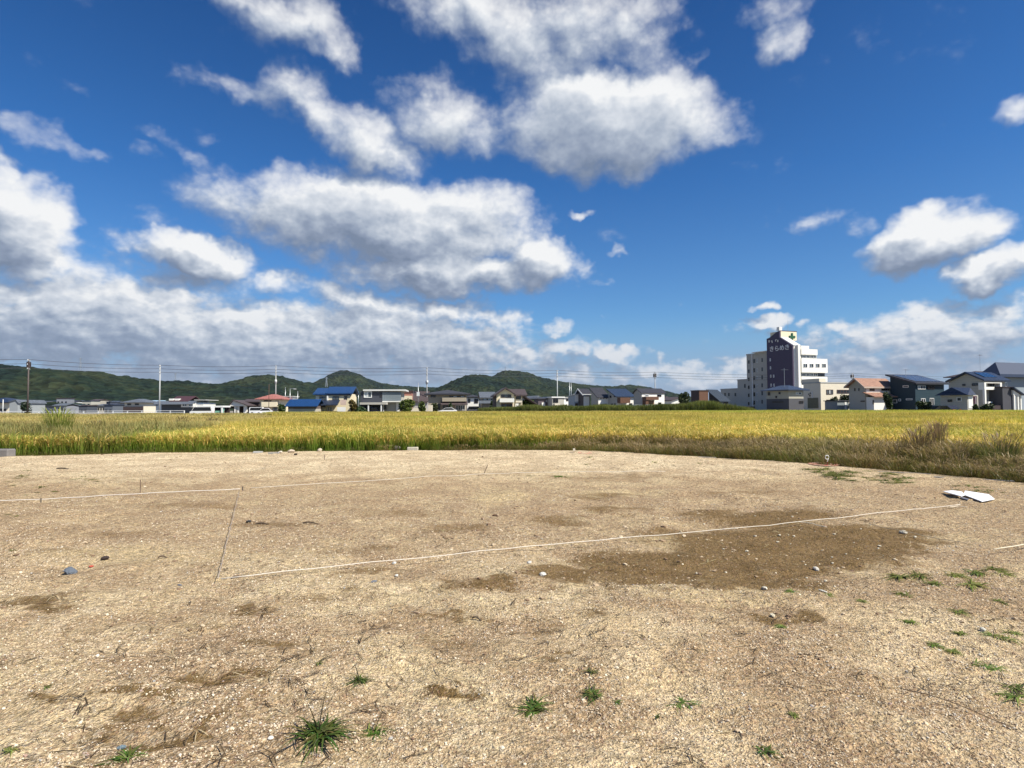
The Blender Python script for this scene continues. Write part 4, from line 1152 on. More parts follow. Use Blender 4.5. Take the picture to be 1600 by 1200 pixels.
pk = h.hit('l', 1511, 583.6); zl = h.hit('l', 1486, 595.6).z; ze = h.z(593.6)
h.walls(ze, pk.z, 'x', pk.y / h.L, GREYS, ze2=zl); h.roof(ze, pk.z, 'x', pk.y / h.L, T_NAVY, ze2=zl, over=.6, gov=.6, t=.28)
rf = pk.y / h.L; s_ = (pk.z - ze) / (rf * h.L)
mb = MB(); mb.prism([(.3, ze + .3 * s_ + .33), (pk.y - .5, pk.z - .5 * s_ + .33), (pk.y - .5, pk.z - .5 * s_ + .42), (.3, ze + .3 * s_ + .42)], 1.0, h.W * .75, 'x'); h.part('solar_array', mb, T_SOLAR)
h.win('l', 1504, 600, 1508.6, 603, FRAME_D, G_DARK, 1); h.win('l', 1519, 598.8, 1530, 602.8, FRAME_D, G_DARK, 1)
# white frame of the balcony
a = h.hit('f', 1538, 597.5, -1.0); b2 = h.hit('f', 1565.8, 609, -1.0)
zt_, zb_ = h.hit('f', 1552, 597.6, -1.0).z, h.hit('f', 1552, 609, -1.0).z
mb = MB(); mb.box(a.x, a.x + .45, -1.0, -.01, zb_, zt_); mb.box(b2.x - .45, b2.x, -1.0, -.01, zb_, zt_); mb.box(a.x + .451, b2.x - .451, -1.0, -.01, zb_, zb_ + .5); mb.box(a.x + .451, b2.x - .451, -1.0, -.01, zt_ - .12, zt_)
h.part('balcony', mb, WHITE)
h.win('f', 1543.5, 598.2, 1560, 604.6, FRAME_D, [G_DARK, G_MID], 4)
for xa in (1539, 1564):
    p_ = h.hit('f', xa, 620, -1.0).x; h.part('post', MB().box(p_, p_ + .35, -1.0, -.65, 0, zb_ - .01), WHITE)
h.win('f', 1548, 617, 1559, 636, FRAME_D, [G_DARK, G_MID], 2, name='terrace_door'); h.panel('low_wall', 'f', 1539.6, 627.5, 1546, 640, WHITE, .5, off=-.4)
h.panel('terrace', 'f', 1541, 633.5, 1571, 640, DBROWN, .5, off=-1.4)
h2 = House('garage', 'black garage block beside the beige gabled house', 1567.3, 103.5, r=1584, L=6, cat='garage')
h2.walls(h2.z(605.5), mat=paint((.06, .06, .07), .7, .1)); h2.flat(h2.z(605.5), .15, .1, DBROWN)
h2 = House('porch', 'small white porch with sloping dark roof right of the black garage', 1584.5, 104, r=1596, L=4, cat='porch')
h2.roof(h2.z(608.5), h2.z(616.5, 1596), 'y', 1, T_NAVY, over=.4, gov=.4, t=.2); h2.part('gable_infill', MB().prism([(0, h2.z(617)), (h2.W, h2.z(617)), (0, h2.z(609.5))], .02, .3, 'y'), WHITE)
for x in (1585.3, 1591, 1595.5):
    p_ = h2.hit('f', x, 625).x; h2.part('post', MB().box(p_ - .12, p_ + .12, 0, .25, 0, h2.z(617.3)), WHITE)
h2 = House('house_annex', 'single storey beige annex with long black lean-to roof left of the gabled house', 1512, 99.5, r=1529, l=1470, cat='annex')
za, zb2 = h2.z(617.3), h2.z(605.5)
h2.walls(za, mat=GREYS); h2.roof(za, za + (zb2 - za), 'y', 1, T_NAVY, x0=-.3, x1=h2.W + .6, over=.3, gov=.5, t=.22) if False else None
poly = [(-.5, za), (h2.W + .4, za + .02), (h2.W + .4, zb2), (h2.W + .1, zb2)]
mb = MB(); mb.add([(-.6, -.5, za), (h2.W * .55, -.5, za), (h2.W * .9, 1.0, zb2), (-.1, h2.L * .55, zb2 + .1), (-.6, h2.L + .6, za), (h2.W * .9, h2.L + .6, zb2 - .4)] + [(-.6, -.5, za + .15), (h2.W * .55, -.5, za + .15)],
                  [(0, 4, 3), (0, 3, 2, 1), (3, 4, 5), (3, 5, 2), (0, 1, 5, 4)])
h2.part('roof', mb, T_NAVY)
h2.win('l', 1481, 624.2, 1488, 628, FRAME_D, G_DARK, 1); h2.win('l', 1495.3, 620.5, 1503, 627, FRAME_W, G_DARK, 1); h2.panel('white_wall', 'f', 1512.5, 617.8, 1520, 638, WHITE, .05)
h2.win('f', 1520.6, 619, 1526, 636, paint((.12, .03, .06), .5), [G_DARK, G_LITE], 2, name='entrance_door')
h = House('house', 'large grey-blue house with navy roof cut by the right picture edge', 1560, 128, W=26, l=1548)
h.walls(h.z(589.5), mat=paint((.24, .28, .31), .8, .06)); zr = h.z(577.6, 1580, 136)
h.hip(h.z(589.5), zr + 1.2, paint((.030, .045, .085), .6, .1), 1.4, t=.6)
h.win('f', 1567, 597, 1573, 604, FRAME_W, [G_LITE, G_MID], 2)
h = House('house', 'brown tiled roof showing behind the beige gabled house', 1535, 150, W=16, L=8)
h.walls(h.z(590), mat=GREY); h.hip(h.z(588), h.z(578), T_BROWN, .8)
h.antenna(6, 4, h.z(581), 5)

# --- middle row ---------------------------------------------------------------
h = House('building', 'windowless brown box building with left face darkened for shade behind the tall weeds', 1093, 130, r=1107, l=1080, cat='building')
h.walls(h.z(610.8), mat=BROWN); h.flat(h.z(610.8), .18, .1, DBROWN); h.panel('left_face_shade', 'l', 1080.2, 610.3, 1092.8, 642, DBROWN, .06); h.panel('recess', 'f', 1095, 628, 1100, 640, DBROWN, .04)  # left face and recess panel carry their shade as darker brown
h = House('house', 'black house with dark blue-black roof sloping forward, right of the brown box building', 1123, 146, r=1138, l=1108, th=42)
ze = h.z(625.5); zb_ = max(h.hit('l', 1110, 612.5).z, ze + 1)
h.walls(ze, None, 'x', 1, paint((.03, .028, .03), .8), ze2=zb_); h.roof(ze, zb_, 'x', 1, tile((.022, .032, .045), .45), over=.5, gov=.4)
h.win('f', 1126, 628, 1131, 633, FRAME_D, G_DARK, 2)
h = House('house', 'small white single storey house left of the brown box building', 1049.5, 160, r=1067, L=9)
zq = h.z(626); h.walls(zq, h.z(621.5), 'y', .72, WHITE, ze2=zq); h.roof(zq, h.z(621.5), 'y', .72, T_BROWN, over=.4, gov=.5); h.win('f', 1054, 631, 1062, 635, FRAME_D, G_DARK, 3)
h = House('house', 'grey hip roofed house between the white two storey and small white house', 1040, 175, r=1051, L=9)
h.walls(h.z(626), mat=GREY); h.hip(h.z(626), h.z(619), T_BROWN, .6); h.win('f', 1043, 628, 1047, 631, FRAME_D, G_DARK, 1)
h = House('house', 'white two storey house with dark roof and brown slatted porch right of the solar roof', 1002.5, 135, r=1038.5, l=990.5)
ze = h.z(614); zr = ze + (h.z(610, 1002, 142) - ze) * 1.0
h.walls(ze, ze + 1.0, 'x', .5, GREY); h.panel('front_wall', 'f', 1002.8, 614.2, 1038.2, 640, WHITE, .05)  # grey on the left side stands for shade on white walls
h.roof(ze, max(zr, ze + .9), 'x', .5, T_DARK, over=.25, gov=.3, t=.15)
h.win('f', 1008, 616.4, 1013.4, 620, FRAME_W, G_MID, 2, off=-.05); h.win('f', 1027, 616.4, 1033.2, 619.8, FRAME_D, G_DARK, 2, off=-.05); h.win('f', 1028.5, 628.7, 1033.2, 634, FRAME_D, G_DARK, 1, off=-.05)
h.panel('slatted_screen', 'f', 1003.4, 620, 1023, 625, BROWN, 1.6, off=-.05); h.panel('porch_wall', 'f', 1003.6, 625.2, 1008, 640, BROWN, 1.4, off=-.05); h.panel('door', 'f', 1010, 626, 1022, 640, paint((.20, .12, .07), .6), .1, off=-.05)
h = House('house', 'white house with blue solar roof and brown balcony, left wall greyed for shade', 963, 142, r=990, l=951)
ze = h.z(619.5); zb_ = h.hit('l', 951.5, 612).z
h.walls(ze, None, 'x', 1, GREY, ze2=max(zb_, ze + 1.5)); h.panel('front_wall', 'f', 963.4, 619.7, 989.8, 640, WHITE, .05); h.roof(ze, max(zb_, ze + 1.5), 'x', 1, tile((.03, .045, .08), .3), over=.5, gov=.4)  # left wall of the white house greyed to show it unlit
h.panel('balcony', 'f', 964.2, 621.4, 979.6, 629.8, BROWN, 1.5, off=-.05); h.win('f', 983, 630, 988, 634, FRAME_D, G_DARK, 1, off=-.05)
for a in ((953, 618, 955.4, 621.6), (959.5, 618.5, 961.5, 620.5), (955.6, 630.5, 957.6, 632.6), (960, 630.4, 962, 632.6)):
    h.win('l', *a, fr=FRAME_D, gl=G_DARK, n=1, fw=.05)
h = House('house', 'house with blank left wall greyed for shade and three small windows above its white front', 934.5, 145, r=951, l=924)
ze = h.z(621); zb_ = max(h.hit('l', 924.4, 610).z, ze + 2)
h.walls(ze, None, 'x', 1, GREY, ze2=zb_); h.panel('front_wall', 'f', 934.8, 621.2, 950.8, 640, WHITE, .05); h.roof(ze, zb_, 'x', 1, T_DARK, over=.4, gov=.4)  # white front panel; the grey left side is shade put into colour
for x in (938, 942.4, 946.6):
    h.win('f', x, 621.4, x + 1.4, 623.2, FRAME_D, G_DARK, 1, off=-.05, fw=.04)
h.win('f', 938, 631, 948, 635, paint((.3, .2, .12), .6), G_MID, 3, off=-.05)
h = House('house', 'narrow white fronted house with steep brown gable trimmed in white', 911.4, 150, r=922, l=902)
ze = h.z(615.4); pk = h.hit('l', 906, 610)
h.walls(ze, max(pk.z, ze + 1.1), 'x', .6, paint((.10, .085, .08), .8)); h.panel('front_wall', 'f', 911.7, 619.4, 920.8, 640, WHITE, .06); h.panel('dark_upper_wall', 'f', 911.7, 615.5, 921.2, 619.2, DBROWN, .06)
h.roof(ze, max(pk.z, ze + 1.1), 'x', .6, T_DARK, over=.6, gov=.5, fascia=FRAME_W)
h.win('l', 904, 625, 906, 629, FRAME_D, G_DARK, 1)
h = House('workshop', 'pale blue-grey metal clad workshop with single pitch roof and white end', 897.5, 152, r=904, l=888, cat='workshop')
ze = h.z(616.8); h.walls(ze, None, 'x', 1, paint((.30, .35, .39), .6, .06, stripes=.3, sdir='xy'), ze2=h.hit('l', 888.5, 620.6).z)
h.roof(ze, h.hit('l', 888.5, 620.6).z, 'x', 1, paint((.5, .52, .53), .5), over=.3, gov=.3, t=.12); h.panel('white_end', 'f', 897.8, 617, 903.6, 627.6, WHITE, .05); h.panel('shutter', 'f', 898.6, 630, 903, 640, DBROWN, .05)
h = House('house', 'flat roofed grey house with white right end behind the white pole', 881, 168, r=888.5, L=12)
h.walls(h.z(622), mat=WHITE); h.flat(h.z(622), .3, .3, CONC); h.win('f', 883.8, 632, 886.2, 634.6, FRAME_D, G_DARK, 1); h.win('f', 884.6, 623, 887.6, 626.6, FRAME_D, G_DARK, 1)
h = House('house', 'dark flat roofed house with black window recess behind the white pole', 863, 166, r=880.5, L=10)
h.walls(h.z(621.5), mat=GREY); h.flat(h.z(621.5), .3, .3, FRAME_W); h.win('f', 864, 622.8, 872, 629.4, FRAME_D, G_DARK, 2); h.panel('low_wall', 'f', 865, 630.8, 873, 640, IVORY, .8)
h = House('house', 'low brown-grey house with white lower wall right of the green garden tree', 841, 168, r=858, L=10)
h.walls(h.z(624), mat=paint((.10, .08, .09), .8)); h.hip(h.z(624), h.z(620.6), T_DARK, .3); h.panel('low_wall', 'f', 846, 629, 851, 640, WHITE, .3); h.win('f', 853, 625, 857, 628, FRAME_W, G_DARK, 1); h.panel('white_bay', 'f', 856, 631, 858.4, 640, WHITE, .3)
h = House('house', 'small white gabled house peeping out behind the green garden tree', 833, 175, r=845.5, L=8)
h.walls(h.z(624), h.z(619.4), 'y', .65, WHITE, ze2=h.z(622.5)); h.roof(h.z(624), h.z(619.4), 'y', .65, T_SLATE, ze2=h.z(622.5), over=.3, gov=.3); h.win('f', 840, 625, 843, 628, FRAME_D, G_DARK, 1)
h = House('house', 'cream front-gabled house with white balcony and dark brown roof', 776, 125, r=803.5, L=9, th=6)
xg = h.hit('f', 790, 620).x; ze = h.z(617); zr = h.z(607.6)
h.walls(ze, zr, 'y', xg / h.W, CREAM); h.roof(ze, zr, 'y', xg / h.W, T_BROWN, over=.6, gov=.7, t=.3)
wx1 = h.hit('f', 816, 620, 1.5).x
h.part('side_wing', MB().box(h.W + .01, wx1, 1.5, 8.6, 0, ze), CREAM)
h.part('wing_roof', MB().prism([(.6, ze - .25), (5, zr - .2), (5, zr + .1), (.6, ze + .05)], xg + 1.2, wx1 + 1.0, 'x'), T_BROWN)
h.part('wing_roof_end', MB().prism([(wx1 + .2, ze - .2), (wx1 + 3.2, ze - 2.0), (wx1 + 3.2, ze - 1.8), (wx1 + .2, ze)], 1.5, 8.6, 'y'), T_BROWN)
h.win('f', 782.5, 616.5, 799, 621.6, FRAME_D, [G_DARK, G_MID], 3); h.panel('balcony', 'f', 780, 622.6, 802.5, 628.6, WHITE, 1.3); h.win('f', 783, 630.4, 801, 637, paint((.14, .05, .05), .6), [G_DARK, G_MID, G_DARK], 4)
h.win('f', 806, 618, 814, 623.6, FRAME_D, G_DARK, 2, off=1.5); h.panel('wing_balcony', 'f', 805, 626, 815, 629, IVORY, 1.0, off=1.5); h.panel('white_pier', 'f', 805, 630.5, 810, 640, WHITE, .5, off=1.0)
h.panel('shaded_side', 'l', 770, 616, 775.6, 642, DBROWN, .05)  # left side of the cream house painted dark as its shade
h = House('house', 'traditional house with blue-grey tiled roof left of the central gabled house', 753, 150, r=772, L=9, th=6)
h.walls(h.z(621.6), mat=GREY); h.roof(h.z(621), h.z(613.8, 760, 155), 'x', .5, T_SLATE, over=.8, gov=.6); h.win('f', 756, 622, 770, 625.4, FRAME_W, [G_LITE, G_MID], 4)
h.roof(h.z(630.5, 753, 148), h.z(626.2), 'x', 1, T_SLATE, x0=-.6, x1=h.W, y0=-2.5, y1=-.05, over=.2, gov=.3, name='lower_roof', t=.15); h.part('lower_wall', MB().box(0, h.W, -1.9, -.06, 0, h.z(630.4)), paint((.15, .14, .13), .8))
h = House('house', 'small white house with dark roof squeezed behind the carport of its neighbour', 730, 165, r=748, L=8, th=6)
h.walls(h.z(622), mat=WHITE); h.hip(h.z(621), h.z(616.6), T_DARK, .6); h.win('f', 731, 623, 735, 629, FRAME_D, G_DARK, 1); h.win('f', 741, 623, 747, 630, FRAME_D, G_DARK, 2)
h = House('house', 'wide taupe house with long dark tiled roof right of the transformer pole', 669, 146, r=729, L=9, th=6)
ze = h.z(617.2); zr = h.z(609.4, 700, 152)
h.walls(ze, mat=TAUPE); h.hip(ze, zr, T_DARK, 1.0, t=.3)
h.win('f', 673, 617.6, 681, 620.8, FRAME_D, G_DARK, 2); h.panel('balcony', 'f', 691, 621.4, 728.6, 627.4, TAUPE, 1.5); h.win('f', 702, 618.2, 726, 621.2, FRAME_D, [G_DARK, G_LITE], 4)
h.roof(h.z(632.6, 690, 144), h.z(628.6), 'x', 1, T_BROWN, x0=h.hit('f', 690, 630).x, x1=h.W, y0=-2.2, y1=-.05, over=.2, gov=.2, name='lower_roof', t=.15)
h.win('f', 692, 633, 700, 640, FRAME_D, G_DARK, 2); h.win('f', 712, 633, 727, 641, FRAME_W, [G_MID, G_DARK], 4); h.win('f', 684, 631, 688, 640, FRAME_D, G_DARK, 1, name='door')
h = House('house', 'steep dark roofed house behind the small service pole', 646, 168, r=668, L=9, th=6)
h.walls(h.z(628), mat=paint((.4, .38, .36), .8)); h.roof(h.z(627), h.z(612.5, 655, 172), 'x', .5, T_BROWN, over=.5, gov=.4)
h = House('house', 'brick pink and cream house behind the round green garden tree', 627, 155, r=643, L=7, th=6)
h.walls(h.z(612), mat=paint((.30, .14, .11), .8, .1, stripes=.3)); h.flat(h.z(612), .3, .3, DBROWN); h.panel('balcony', 'f', 627, 618.6, 644, 624.6, CREAM, 1.2)
h = House('house', 'modern charcoal house with flat white edged roof and corrugated grey balcony', 563, 128, r=634, L=9, th=6)
ze = h.z(611); xm = h.hit('f', 597.5, 620).x; x2 = h.hit('f', 627, 620).x
h.part('wall', MB().box(0, xm, 0, 9, 0, ze), CHAR, 'charcoal wall'); h.part('wall', MB().box(xm + .01, x2, 1.2, 9, 0, ze), GREY)
h.part('roof', MB().box(.6, h.W, -.5, 9.4, ze + .01, h.z(608.6)), paint((.62, .62, .60), .5))
xa = xm
while xa < x2 - .05:                                          # corrugated balcony screen, panel by panel
    xb_ = min(xa + (x2 - xm) / 8 - .03, x2); h.part('screen_panel', MB().box(xa, xb_, -.08, .02, h.z(626.5), ze - .25), STEEL); xa = xb_ + .03
h.part('balcony_slab', MB().box(xm + .01, x2 + .5, -.3, 1.15, h.z(628.4), h.z(626.8)), WHITE)
h.win('f', 568.6, 611.6, 581, 621.4, FRAME_W, [G_LITE, G_MID], 2, fw=.14); h.win('f', 594, 612, 597, 620, FRAME_D, G_DARK, 1)
h.panel('white_wall', 'f', 619, 628.8, 626.6, 644, WHITE, .3, off=1.0); h.panel('grey_wall', 'f', 604, 628.8, 618.4, 644, GREY, .1, off=1.0)
h.win('f', 600.6, 630, 604.6, 640, FRAME_D, G_DARK, 1, off=1.1, name='door')
c_ = House('carport', 'grey flat roofed carport with white posts in front of the charcoal house', 562, 124, r=603, L=4.5, th=6, cat='carport')
zq = c_.z(632.2); c_.part('roof', MB().box(0, c_.W, 0, 4.5, zq, c_.z(628.8)), paint((.42, .40, .36), .6))
for x in (575.5, 595.6):
    p_ = c_.hit('f', x, 636).x; c_.part('post', MB().box(p_ - .12, p_ + .12, .1, .35, 0, zq - .01), FRAME_W); c_.part('post', MB().box(p_ - .12, p_ + .12, 4.1, 4.35, 0, zq - .01), FRAME_W)
h = House('house', 'cream two storey house with bright blue roof left of the charcoal house', 493, 130, r=547, L=9, th=6)
ze = h.z(615.2); xk = h.hit('f', 513, 610).x
h.walls(ze, mat=CREAM); zr = h.z(606.2, 520, 135)
h.roof(ze, zr, 'x', .5, T_BLUE, x0=xk, over=.45, gov=.6, t=.25); h.roof(ze - .15, zr - .3, 'x', .5, T_BLUE, x1=xk - .8, over=.45, gov=.5, t=.25, name='roof')
h.part('recess', MB().box(-.02, h.W + .02, -.05, -.01, h.z(618), ze - .02), DBROWN)  # dark strip below the eave, painted in for its shade
h.win('f', 499.4, 619.4, 508.6, 625.2, FRAME_D, G_MID, 2); h.win('f', 520, 619.2, 530, 625, FRAME_D, G_MID, 2); h.win('f', 538, 619, 542.6, 624.4, FRAME_D, G_DARK, 1)
h.part('corner_pier', MB().box(xk - .25, xk + .05, -.25, -.06, h.z(628), ze - .3), WHITE)
h.roof(h.z(633, 493, 128), h.z(626.6), 'x', 1, T_NAVY, x0=-.4, x1=h.hit('f', 529, 630).x, y0=-2.6, y1=-.06, over=.3, gov=.3, name='lower_roof', t=.18)
h.win('f', 494.5, 637, 502, 646, paint((.2, .12, .07), .6), G_DARK, 2, name='door'); h.win('f', 512, 636, 519, 646, FRAME_W, G_MID, 2); h.panel('fence_panel', 'f', 527, 636, 540, 646, FRAME_W, .1, off=-2.7); h.panel('fence_panel', 'f', 503, 637, 509, 646, paint((.55, .47, .28), .8), .1, off=-1.0)
h.panel('sign_panel', 'f', 532, 624.6, 541, 633, paint((.55, .42, .36), .8), .2, off=-1.2)
h = House('barn', 'long low barn with bright blue metal roof and brown wall', 450, 122, r=493, L=7, th=6, cat='barn')
ze = h.z(634.4); zm = h.z(639)
h.walls(ze, mat=paint((.13, .10, .09), .8, .15), z0=zm + .01); h.walls(zm, mat=paint((.42, .39, .34), .85, .12), name='lower_wall'); h.roof(ze, h.z(625.0, 470, 125.5), 'x', .5, T_BLUE, over=.5, gov=.5, t=.15)
h = House('house', 'cream house with pink-red hipped roof left of the blue roofed barn', 406, 150, r=436, L=9, th=6)
h.walls(h.z(624.6), mat=CREAM); h.hip(h.z(624.4), h.z(616.2, 420, 155), T_RED, 1.0); h.panel('balcony', 'f', 411, 628, 434.6, 635.6, CREAM, 1.3); h.win('f', 412, 625.4, 424, 628, FRAME_D, G_DARK, 3); h.win('f', 426, 636.6, 434, 642, FRAME_D, G_MID, 2)
h = House('house', 'small white flat topped house behind the end of the blue barn', 442, 160, r=456, L=6, th=6)
h.walls(h.z(620), mat=WHITE); h.flat(h.z(620), .2, .4, CONC); h.win('f', 445, 621, 453, 624, FRAME_D, G_DARK, 3)
h = House('storehouse', 'dark brown wooden storehouse left of the pink-red roof', 380, 156, r=404, L=8, th=6, cat='storehouse')
h.walls(h.z(628.6), mat=DBROWN); h.roof(h.z(628.4), h.z(624.6), 'x', .5, T_BROWN, over=.5, gov=.4); h.win('f', 386, 631, 398, 640, paint((.12, .10, .09), .7), G_DARK, 4)
h = House('house', 'white gabled garage house with brown roof right of the white carport', 359, 150, r=386, L=9, th=6)
xg = h.hit('f', 364.5, 630).x
h.walls(h.z(633.8), h.z(626.2), 'y', xg / h.W, WHITE, z0=h.z(634.6)); h.roof(h.z(633.8), h.z(626.2), 'y', xg / h.W, T_BROWN, over=.5, gov=.5)
for x in (368, 370, 382.5):
    p_ = h.hit('f', x, 640).x; h.part('pier', MB().box(p_ - .4, p_ + .4, .3, .9, 0, h.z(634.7)), WHITE)
h.part('back_wall', MB().box(0, h.W, 2.5, 8.8, 0, h.z(634.7)), DBROWN)
c_ = House('carport', 'white carport with flat roof beside the guardrail end', 313, 138, r=348, L=5, th=6, cat='carport')
zq = c_.z(636.6); c_.part('roof', MB().box(-.3, c_.W, 0, 5, zq, c_.z(634)), FRAME_W)
for x in (324, 346.4):
    p_ = c_.hit('f', x, 640).x; c_.part('post', MB().box(p_ - .15, p_ + .15, .05, .35, 0, zq - .01), FRAME_W)
c_.part('back_wall', MB().box(1, c_.W - .1, 4.6, 4.9, 0, zq - .01), DBROWN)
h = House('house', 'white framed two storey house left of the white carport', 305, 146, r=317, L=8, th=6)
h.part('wall', MB().box(0, h.hit('f', 306.5, 630).x, 0, 8, 0, h.z(625)), WHITE); h.part('upper_wall', MB().box(h.hit('f', 306.6, 630).x, h.W, .2, 8, h.z(636), h.z(629.4)), WHITE); h.part('lower_wall', MB().box(h.hit('f', 306.6, 630).x, h.W, .5, 8, 0, h.z(636.1)), DBROWN)
h.part('roof', MB().box(-.2, h.hit('f', 322, 630).x, -.3, 8, h.z(625.6), h.z(624.4)), CONC)
h = House('house', 'wide house with maroon roof carrying two white dormers, far left of the white carport', 252, 176, r=305, L=10, th=6)
h.walls(h.z(628), mat=paint((.10, .11, .13), .8)); h.roof(h.z(627.6), h.z(620.2, 270, 181), 'x', .5, tile((.07, .03, .035), .6), x0=2.5, x1=h.hit('f', 293, 625).x, over=.5, gov=.3)
for x in (267.4, 276.4):
    p_ = h.hit('f', x, 624, .3); h.part('dormer', MB().box(p_.x - .55, p_.x + .55, .2, 1.8, h.z(625.8), h.z(622.9)), WHITE)
h.roof(h.z(632, 252, 174), h.z(627.8), 'x', 1, T_SLATE, x0=-1, x1=h.W, y0=-2.4, y1=-.05, over=.2, gov=.2, name='lower_roof', t=.15)
h.part('white_wall', MB().box(h.hit('f', 283, 632, -1.8).x, h.hit('f', 304, 632, -1.8).x, -1.8, -.06, h.z(636.4), h.z(631)), WHITE)
h.win('f', 285, 631.4, 292, 634.8, FRAME_W, G_MID, 2, off=-1.8); h.win('f', 295, 631.4, 302, 634.8, FRAME_W, G_MID, 2, off=-1.8)
h = House('house', 'house with long slate roof over a cream upper wall, left of the white pole', 194.5, 182, r=224, L=9, th=6)
h.walls(h.z(629.4), mat=IVORY); h.hip(h.z(629.4), h.z(623), T_SLATE, .8); h.win('f', 199, 630.4, 205, 633, FRAME_D, G_DARK, 2); h.win('f', 211, 630.4, 217, 633, FRAME_D, G_DARK, 2); h.panel('lower_wall', 'f', 194.6, 635.2, 224, 646, DBROWN, .8)
h = House('house', 'low house with pale blue metal roof just left of the white pole', 228, 190, r=247, L=8, th=6)
h.walls(h.z(631), mat=paint((.10, .13, .18), .8)); h.roof(h.z(631), h.z(626.8, 238, 194), 'x', .5, paint((.35, .48, .60), .4), over=.3, gov=.3)
h = House('house', 'navy roofed white house cut by the left picture edge', -30, 168, r=14, L=9, th=6)
h.walls(h.z(630), mat=IVORY); h.hip(h.z(629.6), h.z(621), T_NAVY, 1.0); h.win('f', -8, 638.6, 10, 643, FRAME_D, G_DARK, 3)
h = House('house', 'plain grey gabled house end beside the navy roofed house at far left', 14.5, 160, r=27.5, L=11, th=6)
h.walls(h.z(628.5), h.z(625.5), 'y', .8, paint((.28, .30, .31), .8, .05)); h.roof(h.z(628.5), h.z(625.5), 'y', .8, T_SLATE, over=.3, gov=.2, t=.15)
# small far houses at the foot of the hill
FAR = [(48, 56, 627, 630.5), (57, 74, 626, 631), (76, 88, 624.5, 629), (88, 106, 621.5, 627), (108, 118, 625, 630), (119, 134, 624, 629), (128, 142, 625.5, 631), (140, 152, 623, 628), (150, 166, 624.5, 627),
       (166, 172, 627, 630.5), (174, 184, 625.5, 630), (46, 66, 633, 640), (66, 76, 634, 641), (84, 100, 630, 637), (104, 122, 631, 638), (120, 136, 633, 640), (137, 152, 633.5, 641), (152, 164, 630, 637), (163, 176, 632, 640), (176, 190, 633, 641), (186, 196, 627, 633)]
FC = [(.40, .42, .42), (.05, .06, .09), (.30, .28, .24), (.06, .07, .09), (.22, .23, .26), (.10, .115, .14), (.42, .40, .35)]  # wall colours darkened to stand for cloud shade on this row
FLAB = ['white', 'navy grey', 'beige', 'slate grey', 'pale grey', 'blue-grey', 'cream']
WHERE = ['behind the dark utility pole', 'right of the dark utility pole', 'above the tall green bush', 'above the tall green bush, on the lower hillside', 'behind the guardrail, right of the green bush', 'on the lower hillside below the mast', 'behind the guardrail, mid left', 'at the hill foot, mid left', 'on the lower hillside, long and bright', 'left of the long slate roof']
RN = ['flat', 'gabled', 'hipped']
for k, (xa, xb, ya, yb) in enumerate(FAR):
    near = yb > 634
    D = (215 + (k * 37) % 60) if near else (330 + (k * 53) % 150)
    col = FC[(k * 3 + (0 if near else 2)) % 7]; rc = [T_DARK, T_SLATE, T_NAVY, T_BROWN][k % 4]
    kind = k % 3
    ya += 1.2; yb += .6
    h = House('far_house', 'tiny far %s house with %s roof, number of storeys hidden, %s' % (FLAB[(k * 3 + (0 if near else 2)) % 7], RN[kind], 'x'), xa, D, r=xb, L=9, th=(k * 23) % 40 - 12, zb=-.1)
    ybase = 644 if near else yb + 4
    zb2 = at(xa, ybase, D).z
    h.root.location.z = min(h.zb, zb2) if near else zb2
    h.zb = h.root.location.z
    ze, zr = h.z(ya + (yb - ya) * .45), h.z(ya)
    m_ = paint(col, .8, .06)
    if kind == 0:
        h.walls(zr, mat=m_); h.flat(zr, .3, .3, rc)
    elif kind == 1:
        h.walls(ze, mat=m_); h.roof(ze, zr, 'x', .5, rc, over=.5, gov=.4)
    else:
        h.walls(ze, mat=m_); h.hip(ze, zr, rc, .6)
    wn = MB(); nw_ = 2 + k % 2
    for q_ in range(nw_):
        u = h.W * (q_ + .25) / nw_
        o = h.part('window', MB().box(u, u + h.W / nw_ * .45, -.05, -.004, ze - 1.9, ze - .8), G_DARK)
    side = ['just right of the dark pole', 'near the green bush', 'behind the green bush', 'right of the green bush', 'left of the slate roofed house'][min(4, int((xa - 40) / 32))]
    row = 'behind the guardrail' if near else 'on the hill foot'
    h.root['label'] = '%s %s-roofed house %s, %s' % (FLAB[(k * 3 + (0 if near else 2)) % 7], RN[kind], side, row)
    h.root['group'] = 'small houses at the foot of the left hill'

# ------------------------------------------------------------------ poles, wires
def pole(x, ytop, ybase, D, label, kind=0, th=None, mat=None, group='utility poles along the far road'):
    zt_ = at(x, ytop, D).z; o_ = at(x, 640, D)
    root = empty('utility_pole', (o_.x, o_.y, -.1), R(20 if th is None else th), label, 'utility pole', group)
    H = zt_ + .1
    m_ = mat or paint((.36, .36, .35), .8, .1, .6)
    MB().tube([(0, 0, 0), (0, 0, H)], [.19, .11], 10).build('shaft', m_, root, True)
    for k, z_ in enumerate((H - .35, H - 1.25, H - 2.1)):
        w_ = .75
        ca = MB().box(-.06, .06, -w_, w_, z_ - .05, z_ + .05).build('crossarm', METAL, root)
        for s in (-.65, -.25, .5):
            mb = MB().tube([(0, s, z_ + .051), (0, s, z_ + .28)], [.05, .035], 6)
            mb.build('insulator', FRAME_W, ca)
    if kind == 1:
        for s in (-.55, .55):
            MB().tube([(0, s, H - 4.6), (0, s, H - 3.7)], .27, 10).build('transformer', paint((.55, .56, .56), .5, .05), root, True)
        MB().box(-.05, .05, -.9, .9, H - 4.75, H - 4.61).build('bracket', METAL, root)
    if kind == 2:
        for s in (-.5, .3, .6):
            MB().box(-.2, .2, s - .1, s + .1, H - 1.7, H - .6).build('switch_gear', DBROWN, root)
    return root, Vector((o_.x, o_.y, zt_))
PALEP = paint((.44, .45, .45), .7, .06)
DARKP = paint((.10, .08, .075), .8, .1)
pl_ = []
